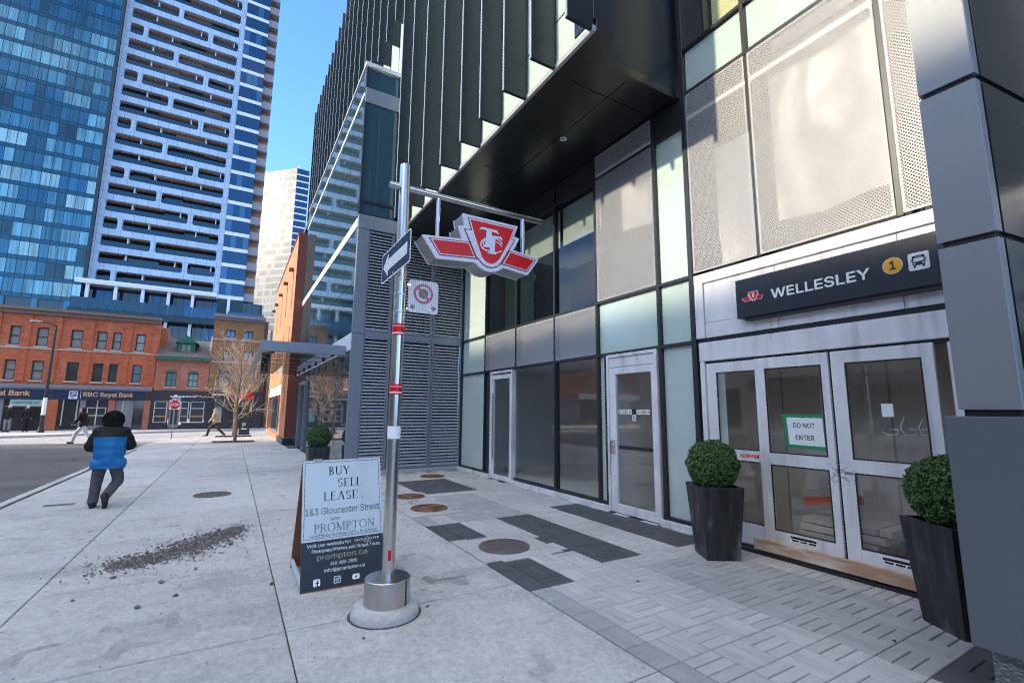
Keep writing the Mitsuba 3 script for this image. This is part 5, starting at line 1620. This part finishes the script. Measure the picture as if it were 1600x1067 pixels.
cb = thing('cafe_board', 'dark leaning cafe board with pale print beside the bare trees', 'sandwich board')
CBX, CBY = 0.72, 34.4
for s_ in (-1, 1):
    v = np.array([(CBX - 0.32, CBY + s_ * 0.34, -0.1), (CBX + 0.32, CBY + s_ * 0.34, -0.1), (CBX + 0.18, CBY + s_ * 0.05, 1.18), (CBX - 0.18, CBY + s_ * 0.05, 1.18)])
    w = v + [0, 0.03, 0]
    add('panel', (np.vstack([v, w]), np.array([[0, 1, 2], [0, 2, 3], [4, 6, 5], [4, 7, 6], [0, 4, 5], [0, 5, 1], [1, 5, 6], [1, 6, 2], [2, 6, 7], [2, 7, 3], [3, 7, 4], [3, 4, 0]])), 'm_darkfront', cb)
add('print', MB().box(-0.17, 0.12, 0.42, 0.50, 0, 0.004, M=frame((CBX, CBY - 0.345, -0.1), (1, 0, 0), (0, 0.22, 0.975), (0, -0.975, 0.22))).prism(LineString([(-0.1, 0.6), (-0.1, 0.82), (0.02, 0.82), (0.02, 0.7), (-0.1, 0.7)]).buffer(0.02), 0.004, frame((CBX, CBY - 0.345, -0.1), (1, 0, 0), (0, 0.22, 0.975), (0, -0.975, 0.22))), 'm_paper', cb)

# ------------------------------------------------------------------ shops across the street
BYF = 44.31


def wall_with_holes(x0, x1, z0, z1, holes, m, parent, y=BYF, t=0.3, name='wall'):
    w = sbox(x0, z0, x1, z1).difference(shapely.union_all([sbox(*h) for h in holes]) if holes else Polygon())
    return add(name, MB().prism(w, t, FRT(y + t)), m, parent)


def sash(parent, x0, x1, z0, z1, pane_mat, y=BYF, fm='m_winframe', sill='m_stone', bars=True, arch=0.0):
    f = 0.07
    mb = MB().box(x0, x0 + f, y + 0.12, y + 0.22, z0, z1).box(x1 - f, x1, y + 0.12, y + 0.22, z0, z1).box(x0 + f, x1 - f, y + 0.12, y + 0.22, z0, z0 + f).box(x0 + f, x1 - f, y + 0.12, y + 0.22, z1 - f, z1)
    if bars:
        zm = (z0 + z1) / 2
        mb.box(x0 + f, x1 - f, y + 0.12, y + 0.22, zm - 0.03, zm + 0.03)
    w = add('window', mb, fm, parent)
    add('pane', MB().box(x0 + f, x1 - f, y + 0.18, y + 0.20, z0 + f, z1 - f), pane_mat, w)
    if sill:
        add('sill', MB().box(x0 - 0.06, x1 + 0.06, y - 0.07, y + 0.1, z0 - 0.11, z0 - 0.002), sill, w)
    return w


bank = thing('bank_building', 'long three storey red brick building with a navy bank sign at street level', 'building')
up_w = [(-19.2, -18.6), (-16.3, -15.72), (-14.85, -14.3), (-13.46, -12.92), (-12.12, -11.52), (-10.34, -9.7), (-8.94, -8.35), (-8.04, -7.53), (-6.69, -6.13)]
holes = []
for a, b in up_w:
    holes += [(a, 5.78, b, 7.08), (a, 3.42, b, 4.76)]
wall_with_holes(-24, -5.32, 3.16, 7.95, holes, 'm_brick_red', bank)
pm_ = ['m_palewindow', 'm_darkwindow']
for i, (a, b) in enumerate(up_w):
    sash(bank, a, b, 5.78, 7.08, 'm_palewindow')
    sash(bank, a, b, 3.42, 4.76, 'm_darkwindow' if i > 4 else 'm_palewindow')
add('string_course', MB().box(-24, -5.33, BYF - 0.05, BYF - 0.002, 5.56, 5.66), 'm_stone', bank)
for x in (-17.4, -14.1, -12.6, -11.05, -9.3, -7.12, -5.52):
    add('pilaster', MB().box(x - 0.17, x + 0.17, BYF - 0.09, BYF - 0.003, 5.67, 7.9).box(x - 0.15, x + 0.15, BYF - 0.06, BYF - 0.003, 3.3, 5.55), 'm_brick_red', bank)
    add('pilaster_cap', MB().box(x - 0.2, x + 0.2, BYF - 0.13, BYF - 0.003, 7.55, 7.72), 'm_brick_red', bank)
add('cornice', MB().box(-24, -5.28, BYF - 0.32, BYF + 0.3, 8.22, 8.42).box(-24, -5.30, BYF - 0.16, BYF + 0.3, 7.96, 8.215), 'm_cornice', bank)
add('roof', MB().box(-24, -5.32, BYF + 0.31, 56, 7.4, 7.9), 'm_roof', bank)
add('side_wall', MB().box(-5.6, -5.32, BYF + 0.31, 56, 0, 7.98).box(-5.40, -5.22, BYF + 0.9, 50, 5.2, 7.7), 'm_brick_red', bank)
add('fascia', MB().box(-24, -5.35, BYF - 0.22, BYF, 2.9, 3.15).box(-24, -5.35, BYF - 0.12, BYF, 2.80, 2.895), 'm_grey_trim', bank)
for a, b in ((-16.6, -11.0), (-10.82, -5.74)):
    add('sign_band', MB().box(a, b, BYF - 0.1, BYF + 0.1, 2.13, 2.79), 'm_banknavy', bank)
add('sign_lettering', MB().text('Royal Bank', 0.34, FRT(BYF - 0.101, -11.95, 2.36), 0.03, True, 'r', 2.35), 'm_gold', bank)
add('sign_lettering', MB().text('RBC', 0.30, FRT(BYF - 0.101, -9.22, 2.36), 0.03, True, 'l', 0.80).text('Royal Bank', 0.30, FRT(BYF - 0.101, -8.28, 2.36), 0.03, True, 'l', 1.86), 'm_gold', bank)
add('sign_divider', MB().box(-9.37, -9.35, BYF - 0.11, BYF - 0.101, 2.2, 2.72), 'm_white', bank)
add('shield_logo', MB().prism(rrect(-9.98, 2.18, -9.52, 2.72, 0.05), 0.01, FRT(BYF - 0.1005)), 'm_white', bank)
add('shield_field', MB().prism(rrect(-9.94, 2.33, -9.56, 2.68, 0.03), 0.006, FRT(BYF - 0.111)), 'm_bluelogo', bank)
add('shield_mark', MB().prism(Polygon([(-9.90, 2.40), (-9.80, 2.60), (-9.70, 2.64), (-9.60, 2.55), (-9.66, 2.48), (-9.72, 2.52), (-9.78, 2.44), (-9.66, 2.40)]), 0.006, FRT(BYF - 0.118)), 'm_gold', bank)
add('shield_text', MB().text('RBC', 0.10, FRT(BYF - 0.111, -9.75, 2.20), 0.006, True, 'c'), 'm_bluelogo', bank)
for a, b, m in ((-11.0, -10.5, 'm_brick_red'), (-7.78, -7.42, 'm_brick_pink'), (-5.72, -5.35, 'm_brick_pink'), (-16.9, -16.5, 'm_brick_red')):
    add('brick_pier', MB().box(a, b, BYF - 0.1, BYF + 0.3, 0, 2.12), m, bank)
sfb = add('shop_front', MB().box(-16.5, -5.73, BYF + 0.21, BYF + 0.26, 0.0, 2.12), 'm_grey_trim', bank)
for a, b in ((-13.6, -13.2), (-11.2, -11.02), (-9.35, -9.05), (-6.55, -6.35)):
    add('shop_post', MB().box(a, b, BYF + 0.02, BYF + 0.2, 0, 2.12), 'm_grey_trim', sfb)
for a, b in ((-16.5, -13.6), (-9.05, -7.78), (-7.42, -6.55)):
    add('stall_riser', MB().box(a + 0.002, b - 0.002, BYF + 0.02, BYF + 0.2, 0, 0.32), 'm_grey_trim', sfb)
for a, b, c, d, m in ((-16.5, -13.6, 0.33, 2.12, 'm_shopdark'), (-10.3, -9.36, 0.1, 2.12, 'm_shopdark'), (-9.04, -7.79, 0.33, 2.12, 'm_shopdark'), (-7.41, -6.56, 0.33, 2.12, 'm_palewindow'), (-6.34, -5.73, 0.1, 2.12, 'm_darkwindow'), (-13.19, -11.21, 0.05, 2.12, 'm_shopdark'), (-10.49, -10.32, 0.0, 2.12, 'm_darkwindow')):
    add('shop_pane', MB().box(a, b, BYF + 0.15, BYF + 0.2, c, d), m, sfb)
for x in (-10.25, -9.5, -8.42, -6.98, -15.0):
    add('window_bar', MB().box(x - 0.03, x + 0.03, BYF + 0.1, BYF + 0.149, 0.33, 2.12), 'm_paint', sfb)
add('window_bar', MB().box(-8.95, -7.9, BYF + 0.11, BYF + 0.14, 1.55, 1.60).box(-8.95, -7.9, BYF + 0.11, BYF + 0.14, 1.0, 1.05).box(-8.95, -8.9, BYF + 0.11, BYF + 0.14, 1.051, 1.549).box(-7.95, -7.9, BYF + 0.11, BYF + 0.14, 1.051, 1.549), 'm_paint', sfb)
add('notice_board', MB().box(-12.9, -11.25, BYF - 0.02, BYF + 0.14, 1.66, 2.10), 'm_mint', bank)
add('notice_text', MB().text('welcoming you', 0.16, FRT(BYF - 0.021, -12.1, 1.82), 0.006, True, 'c', 1.3), 'm_green', bank)
add('window_poster', MB().box(-14.6, -13.9, BYF + 0.13, BYF + 0.149, 0.4, 1.1), 'm_bluelogo', bank)
add('door_frame', MB().box(-12.14, -12.04, BYF + 0.08, BYF + 0.149, 0.05, 1.66).box(-13.19, -11.21, BYF + 0.08, BYF + 0.149, 1.6, 1.66), 'm_grey_trim', bank)
add('wall_below', MB().box(-24, -16.9, BYF, BYF + 0.3, 0, 3.1), 'm_grey_trim', bank)

# small house with the green dormer
gh = thing('dormer_house', 'small pink brick shop house with a grey roof and green dormer between two taller buildings', 'building')
wall_with_holes(-5.3, -1.88, 2.92, 5.28, [(-4.62, 3.2, -3.94, 4.3), (-3.22, 3.2, -2.54, 4.3)], 'm_brick_pink', gh)
for a, b, m in ((-4.62, -3.94, 'm_darkwindow'), (-3.22, -2.54, 'm_palewindow')):
    ar_ = Polygon([(a + (b - a) * (0.5 - 0.5 * math.cos(q)), 4.3 + 0.19 * math.sin(q)) for q in np.linspace(0, math.pi, 12)])
    w = sash(gh, a, b, 3.2, 4.3, m, fm='m_green')
    add('window_arch', MB().prism(ar_, 0.02, FRT(BYF - 0.002)), 'm_green', w)
    add('bar', MB().box((a + b) / 2 - 0.02, (a + b) / 2 + 0.02, BYF + 0.13, BYF + 0.17, 3.27, 4.2), 'm_green', w)
add('eave', MB().box(-5.32, -1.86, BYF - 0.28, BYF - 0.002, 5.28, 5.52), 'm_green', gh)
rfv = [(-5.32, BYF - 0.3, 5.525), (-1.86, BYF - 0.3, 5.525), (-1.86, BYF + 3.2, 7.25), (-5.32, BYF + 3.2, 7.25)]
add('roof', MB().quad(*rfv).quad((-5.32, BYF + 3.2, 7.25), (-1.86, BYF + 3.2, 7.25), (-1.86, BYF + 7, 5.5), (-5.32, BYF + 7, 5.5)), 'm_roof', gh)
dm = add('dormer', MB().box(-4.12, -3.0, BYF + 0.55, BYF + 2.4, 5.9, 6.75), 'm_green', gh)
add('dormer_roof', MB().prism(Polygon([(-4.32, 6.72), (-2.8, 6.72), (-3.56, 7.3)]), 2.2, FRT(BYF + 2.6)), 'm_green', dm)
add('pane', MB().box(-3.85, -3.6, BYF + 0.53, BYF + 0.548, 6.0, 6.55).box(-3.52, -3.27, BYF + 0.53, BYF + 0.548, 6.0, 6.55), 'm_darkwindow', dm)
add('chimney', MB().box(-5.28, -4.9, BYF + 1.4, BYF + 2.2, 6, 7.9), 'm_brick_pink', gh)
add('party_wall', MB().prism(Polygon([(-BYF + 0.0, 5.3), (-BYF - 6.5, 5.3), (-BYF - 4, 7.7), (-BYF - 3.0, 7.7)]), 0.2, FAC(-1.86)), 'm_stone', gh)
gsf = add('shop_front', MB().box(-5.35, -1.68, BYF - 0.08, BYF + 0.2, 2.15, 2.9), 'm_darkfront', gh)
for a, b, c in ((-5.35, -5.16, 2.148), (-1.9, -1.4, 2.148), (-5.158, -4.2, 0.48), (-3.35, -1.902, 0.48)):
    add('shop_post' if c > 1 else 'stall_riser', MB().box(a, b, BYF - 0.05, BYF + 0.2, 0, c), 'm_darkfront', gsf)
for a, b in ((-5.12, -4.32), (-2.86, -1.94), (-3.5, -2.95)):
    w = add('shop_window', MB().box(a, a + 0.05, BYF - 0.02, BYF + 0.12, 0.5, 2.1).box(b - 0.05, b, BYF - 0.02, BYF + 0.12, 0.5, 2.1).box(a + 0.05, b - 0.05, BYF - 0.02, BYF + 0.12, 0.5, 0.55).box(a + 0.05, b - 0.05, BYF - 0.02, BYF + 0.12, 1.55, 1.6).box(a + 0.05, b - 0.05, BYF - 0.02, BYF + 0.12, 2.05, 2.1), 'm_paint', gsf)
    add('pane', MB().box(a + 0.05, b - 0.05, BYF + 0.06, BYF + 0.08, 0.55, 2.05), 'm_shopdark', w)
    add('blind', MB().box(a + 0.06, b - 0.06, BYF + 0.04, BYF + 0.058, 0.92, 1.03), 'm_warm', w)
add('shop_door', MB().box(-4.16, -4.06, BYF - 0.02, BYF + 0.1, 0.1, 2.14).box(-3.62, -3.52, BYF - 0.02, BYF + 0.1, 0.1, 2.14).box(-4.06, -3.62, BYF, BYF + 0.1, 0.1, 0.36), 'm_grey_trim', gsf)
add('door_pane', MB().box(-4.06, -3.62, BYF + 0.04, BYF + 0.06, 0.36, 2.14), 'm_shopdark', gsf)
add('lettering', MB().text('aroma espresso bar', 0.15, FRT(BYF - 0.081, -3.35, 2.42), 0.02, True, 'c', 1.7), 'm_paper', gsf)

# brown brick building
bb = thing('brown_brick_building', 'narrow four storey brown brick building at the right end of the shop row', 'building')
bw = [(-1.02, 7.32, -0.32, 7.96), (0.30, 7.32, 0.95, 7.96), (-1.02, 5.42, -0.32, 6.26), (0.40, 5.42, 1.1, 6.26), (-1.2, 3.2, -0.5, 4.6)]
wall_with_holes(-1.85, 1.75, 2.95, 8.75, bw, 'm_brick_brown', bb)
for q, (a, c, b, d) in enumerate(bw):
    w = sash(bb, a, b, c, d, 'm_bluepane_light' if q < 2 else 'm_palewindow' if q < 4 else 'm_darkwindow', bars=False)
    add('bar', MB().box((a + b) / 2 - 0.03, (a + b) / 2 + 0.03, BYF + 0.11, BYF + 0.17, c + 0.08, d - 0.08), 'm_winframe', w)
add('string_course', MB().box(-1.86, 1.76, BYF - 0.05, BYF - 0.002, 7.08, 7.18).box(-1.86, 1.76, BYF - 0.05, BYF - 0.002, 5.22, 5.33), 'm_stone', bb)
add('cornice', MB().box(-1.9, 1.8, BYF - 0.32, BYF + 0.3, 8.95, 9.2).box(-1.88, 1.78, BYF - 0.15, BYF + 0.3, 8.755, 8.945), 'm_grey_trim', bb)
add('side_wall', MB().box(1.76, 2.05, BYF, 56, 0, 8.9).box(-1.85, -1.65, BYF + 0.31, 56, 0, 8.9), 'm_brick_dark', bb)
add('roof', MB().box(-1.64, 1.75, BYF + 0.31, 56, 8.4, 8.6), 'm_roof', bb)
bsf = add('shop_front', MB().box(-1.62, 2.05, BYF - 0.1, BYF + 0.2, 2.0, 2.94), 'm_darkfront', bb)
for a, b in ((-1.62, -1.3), (0.3, 0.5), (1.5, 2.05)):
    add('shop_post', MB().box(a, b, BYF - 0.05, BYF + 0.2, 0, 1.998), 'm_darkfront', bsf)
add('shop_pane', MB().box(-1.3, 0.3, BYF + 0.05, BYF + 0.1, 0, 2.0).box(0.5, 1.5, BYF + 0.05, BYF + 0.1, 0.1, 2.0), 'm_shopdark', bsf)
add('lettering', MB().text('aroma', 0.22, FRT(BYF - 0.101, -1.0, 2.60), 0.03, True, 'c', 0.95), 'm_paper', bsf)
add('awning', MB().quad((-1.3, BYF - 0.8, 1.7), (0.2, BYF - 0.8, 1.7), (0.2, BYF - 0.1, 2.3), (-1.3, BYF - 0.1, 2.3)), 'm_darkfront', bsf)
add('menu_panel', MB().box(-1.25, -0.75, BYF + 0.02, BYF + 0.049, 0.5, 1.9), 'm_mint', bsf)
add('red_banner', MB().box(0.05, 1.4, BYF - 0.15, BYF - 0.102, 2.35, 2.85), 'm_red', bsf)
add('infill_wall', MB().box(2.06, 9, BYF + 1, BYF + 1.3, 0, 7.2), 'm_brick_dark', label='dark brick wall beyond the brown building, seen past the orange corner', category='wall')

# ------------------------------------------------------------------ towers behind
wt = thing('white_balcony_tower', 'tall pale grey apartment tower with long rounded balcony openings', 'building')
TY = 90.0
rows = []
hl_ = []
for kf in range(0, 21):
    z = 20.27 + 2.765 * kf
    kind = (kf + 0) % 3      # from the bottom: small+long, two unequal, two
    if kf % 3 == 0:
        spans = [(-19.33, -17.6), (-17.0, -4.42)]
    elif kf % 3 == 1:
        spans = [(-19.33, -8.9), (-8.22, -4.42)]
    else:
        spans = [(-19.33, -13.3), (-12.66, -4.45)]
    for a, b in spans:
        hl_.append((a, z, b, z + 1.8))
frame_poly = sbox(-20.15, 19.3, -3.6, 79.5).difference(shapely.union_all([rrect(a, c, b, d, 0.34, 4) for a, c, b, d in hl_]))
add('facade_frame', MB().prism(frame_poly, 0.55, FRT(TY + 0.55)), 'm_wtower', wt)
add('facade_frame', MB().box(-20.14, -19.6, TY + 0.56, TY + 2.2, 19.3, 79.5).box(-4.2, -3.61, TY + 0.56, TY + 2.2, 19.3, 79.5), 'm_wtower', wt)
add('glazing', MB().box(-20.1, -3.6, TY + 2.0, TY + 2.1, 8, 79.5), 'm_balc_back', wt)
for kf in range(0, 22):
    z = 20.27 + 2.765 * kf
    add('floor_slab', MB().box(-19.55, -4.25, TY + 0.56, TY + 1.99, z - 0.85, z - 0.02), 'm_slab_soffit', wt)
for q, (a, c, b, d) in enumerate(hl_):
    ba = add('balcony', MB().box(a + 0.05, b - 0.05, TY + 0.35, TY + 0.38, c + 0.02, c + 0.92), 'm_balc_glass', wt)
    w = b - a
    for x in ([a + 3.1] if w < 8 and w > 3 else [a + 3.1, a + 9.3] if w > 9.5 else []):
        add('divider', MB().box(x, x + 0.14, TY + 0.40, TY + 1.98, c - 0.02, d + 0.1), 'm_lightband', ba)
    # walls between flats set back by different depths
    r_ = np.random.default_rng(100 + q)
    x = a + 0.3
    while x < b - 2:
        xx = min(b - 0.3, x + r_.uniform(2, 5))
        if r_.random() < 0.35:
            add('room_front', MB().box(x, xx, TY + 1.1, TY + 1.98, c, d + 0.12), 'm_balc_back' if r_.random() < 0.75 else 'm_brownwall', ba)
        x = xx
bay = 0
for kf in range(0, 22):
    z = 19.55 + 2.765 * kf
    add('spandrel_band', MB().box(-3.58, 0.02, TY - 0.25, TY + 0.4, z, z + 0.62), 'm_lightband', wt)
    for q in range(4):
        add('bay_window', MB().box(-3.55 + 0.89 * q, -2.70 + 0.89 * q, TY - 0.2, TY - 0.15, z + 0.66, z + 2.72), 'm_bluepane_light' if rng.random() < 0.16 else 'm_bluepane', wt)
    add('side_balcony', MB().box(0.03, 1.55, TY + 0.4, TY + 0.5, z + 0.3, z + 1.45).box(0.03, 1.6, TY + 0.3, TY + 2.5, z + 0.05, z + 0.28), 'm_greypanel', wt)
add('bay_backing', MB().box(-3.58, 0.02, TY - 0.14, TY + 0.2, 10, 80), 'm_tower_mullion', wt)
add('side_wall', MB().box(0.03, 1.55, TY + 1.6, TY + 1.8, 10, 80).box(-20, 1.5, TY + 2.5, TY + 22, 0, 79), 'm_brownwall', wt)
add('canopy', MB().box(-21.0, -3.75, TY - 2.2, TY - 0.02, 19.35, 19.6).box(-21.0, -3.75, TY - 2.25, TY - 2.0, 19.61, 20.0), 'm_lightband', wt)
for x in (-19.6, -16.4, -13.2, -10.0, -6.9, -2.0):
    add('podium_column', MB().box(x - 0.2, x + 0.2, TY - 1.9, TY - 1.5, 8, 19.34), 'm_lightband', wt)
for q in range(17):
    x = -21.0 + 1.02 * q
    add('podium_balustrade', MB().box(x + 0.02, x + 1.0, TY - 3.0, TY - 2.95, 15.55, 17.1), 'm_balc_glass' if q < 13 else 'm_bluepane', wt)
add('podium_slab', MB().box(-21.2, 3.0, TY - 3.1, TY + 2, 14.6, 15.5), 'm_tower_mullion', wt)
for q in range(24):
    x = -21.0 + 0.98 * q
    add('podium_pane', MB().box(x + 0.03, x + 0.95, TY + 0.3, TY + 0.35, 15.6, 19.3), 'm_balc_back' if rng.random() < 0.7 else 'm_bluepane', wt)
    add('podium_pane', MB().box(x + 0.03, x + 0.95, TY - 0.6, TY - 0.55, 8, 14.5), 'm_bluepane' if (q > 15 and rng.random() < 0.8) else 'm_balc_back', wt)
add('podium_wall', MB().box(-21.2, 3.0, TY + 0.36, TY + 0.6, 0, 19.3).box(-21.2, 3.0, TY - 0.54, TY - 0.3, 0, 14.5), 'm_tower_mullion', wt)
add('terrace_balustrade', MB().box(-2.0, 3.2, TY - 2.9, TY - 2.85, 15.55, 17.0), 'm_bluepane', wt)

gt = thing('glass_curtain_tower', 'teal glass office tower with curtains behind some panes at the left edge', 'building')
GY, GX1 = 88.0, -20.2
fh, pw = 2.62, 1.0
nf, nc = 23, 30
cells = []
for j in range(nf):
    z = 16.4 + fh * j
    run, run_m = 0, 1
    for i in range(nc):
        x = GX1 - pw * (i + 1)
        if run <= 0:
            run = int(rng.integers(1, 4))
            run_m = int(rng.choice([0, 1, 2, 3, 4, 5], p=[0.14, 0.17, 0.32, 0.12, 0.17, 0.08])) if j < 9 else int(rng.choice([0, 1, 2, 5, 3], p=[0.22, 0.22, 0.22, 0.24, 0.1]))
        run -= 1
        cells.append((j, i, x, z, run_m))
cells.sort(key=lambda c: (c[0], c[1]))
restp = {}
for q, (j, i, x, z, m) in enumerate(cells):
    b = (x + 0.035, x + pw - 0.035, GY - 0.02, GY + 0.03, z + 0.62, z + fh - 0.06)
    if q < 290:
        add('pane', MB().box(*b), f'm_tower_pane_{m}', gt)
    else:
        restp.setdefault(m, MB()).box(*b)
for m, mb in restp.items():
    add('upper_panes', mb, f'm_tower_pane_{m}', gt, kind='stuff')
spd = MB()
for j in range(nf + 1):
    for i in range(nc):
        x = GX1 - pw * (i + 1)
        spd.box(x + 0.035, x + pw - 0.035, GY - 0.02, GY + 0.03, 16.4 + fh * j + 0.02, 16.4 + fh * j + 0.56)
add('spandrel_panes', spd, 'm_spandrel', gt, kind='stuff')
add('tower_frame', MB().box(GX1 - 32, GX1 - 0.01, GY + 0.02, GY + 20, 0, 80), 'm_tower_mullion', gt)
pdm = MB()
for q in range(9):
    x = GX1 - 1.6 - q * 3.3
    add('podium_pane', MB().box(x - 2.6, x, GY - 0.02, GY + 0.01, 9, 16.3), 'm_shopglass', gt)
    add('podium_column', MB().box(x + 0.05, x + 0.65, GY - 0.3, GY + 0.01, 9, 16.35), f'm_tower_pane_{[1, 0, 5][q % 3]}', gt)

ft = thing('distant_gridded_tower', 'distant bright gridded apartment tower with a blue shaded side', 'building')
Q = [(13.4, 180.0), (1.6, 191.6), (6.0, 197.0), (17.6, 185.0)]
body = Polygon(Q)
wl2 = np.array(Q[1]) - np.array(Q[0])


def vface(p, q, z0, z1):
    return MB().quad((p[0], p[1], z0), (q[0], q[1], z0), (q[0], q[1], z1), (p[0], p[1], z1))


add('sunlit_face', vface(Q[1], Q[0], 0, 89.5), 'm_fartower', ft)
add('rear_face', vface(Q[2], Q[1], 0, 89.5).quad(*[(x, y, 89.5) for x, y in Q]), 'm_lightband', ft)
q0, q1 = (13.4, 180.0), (17.6, 180.3)
add('shaded_backing', vface(q0, q1, 0, 89.5).quad((17.6, 180.3, 0), (17.6, 186, 0), (17.6, 186, 89.5), (17.6, 180.3, 89.5)), 'm_tower_mullion', ft)
for j in range(10, 36):
    z = 89.2 - 2.52 * (36 - j)
    for i in range(3):
        x = 13.42 + 1.4 * i
        add('shaded_pane', MB().box(x + 0.05, x + 1.35, 179.85, 179.9, z + 0.72, z + 2.45), 'm_bluepane', ft)
    add('shaded_band', MB().box(13.41, 17.6, 179.86, 179.92, z + 0.1, z + 0.68), 'm_lightband', ft)
add('rooftop_mast', MB().tube([(14.2, 181, 89), (13.8, 181, 91.2)], 0.15, 6), 'm_lightband', ft)

rw2 = thing('corner_block', 'pale brick corner block beyond the left end of the bank', 'building')
hs = [(x, z0, x + 1.4, z1) for x in np.arange(-68, -26, 3.0) for z0, z1 in ((4.2, 6.0), (7.2, 9.0))] + [(x, 0.5, x + 4.4, 2.9) for x in np.arange(-68, -28, 5.6)]
wall_with_holes(-70, -24.1, 0, 10.5, hs, 'm_brick_pink', rw2)
for q, h_ in enumerate(hs):
    add('window', MB().box(h_[0], h_[2], BYF + 0.2, BYF + 0.25, h_[1], h_[3]), 'm_shopdark' if h_[1] < 1 else 'm_darkwindow', rw2)
add('fascia', MB().box(-70, -24.1, BYF - 0.15, BYF - 0.002, 3.0, 3.7), 'm_paint', rw2)
add('roof', MB().box(-70, -24.1, BYF + 0.31, 56, 9.6, 10.0), 'm_roof', rw2)

# ------------------------------------------------------------------ row of buildings along the left kerb, outside the frame; it shades the street
rw = thing('street_row_building', 'long brown building along the left side of the street', 'building')
RXF = -19.0
ry0, ry1, RH = -34.0, 29.4, 13.95
hs = []
for y in np.arange(-32, 27, 2.6):
    for z0, z1 in ((4.6, 6.6), (8.0, 10.0), (11.2, 12.8)):
        hs.append((y, z0, y + 1.3, z1))
wv = sbox(ry0, 0, ry1, RH).difference(shapely.union_all([sbox(*h) for h in hs] + [sbox(-32 + 5.2 * q, 0.5, -32 + 5.2 * q + 4.2, 3.2) for q in range(11)]))
add('wall', MB().prism(wv, 0.3, frame((RXF - 0.3, 0, 0), (0, 1, 0), (0, 0, 1), (1, 0, 0))), 'm_rowwall', rw)
for a, c, b, d in hs:
    add('window', MB().box(RXF - 0.25, RXF - 0.2, a, b, c, d), 'm_darkwindow', rw)
for q in range(11):
    add('shop_window', MB().box(RXF - 0.25, RXF - 0.2, -32 + 5.2 * q, -32 + 5.2 * q + 4.2, 0.5, 3.2), 'm_shopdark', rw)
    add('shop_fascia', MB().box(RXF, RXF + 0.12, -32.2 + 5.2 * q, -32 + 5.2 * q + 4.4, 3.25, 3.85), ['m_greypanel', 'm_darkfront', 'm_paint', 'm_redbrown'][q % 4], rw)
add('cornice', MB().box(RXF - 0.3, RXF + 0.25, ry0, ry1, RH + 0.002, RH + 0.12), 'm_cornice', rw)
add('rear_wall', MB().box(RXF - 12, RXF - 0.31, ry0, ry1, 0, RH - 0.02), 'm_rowwall', rw)
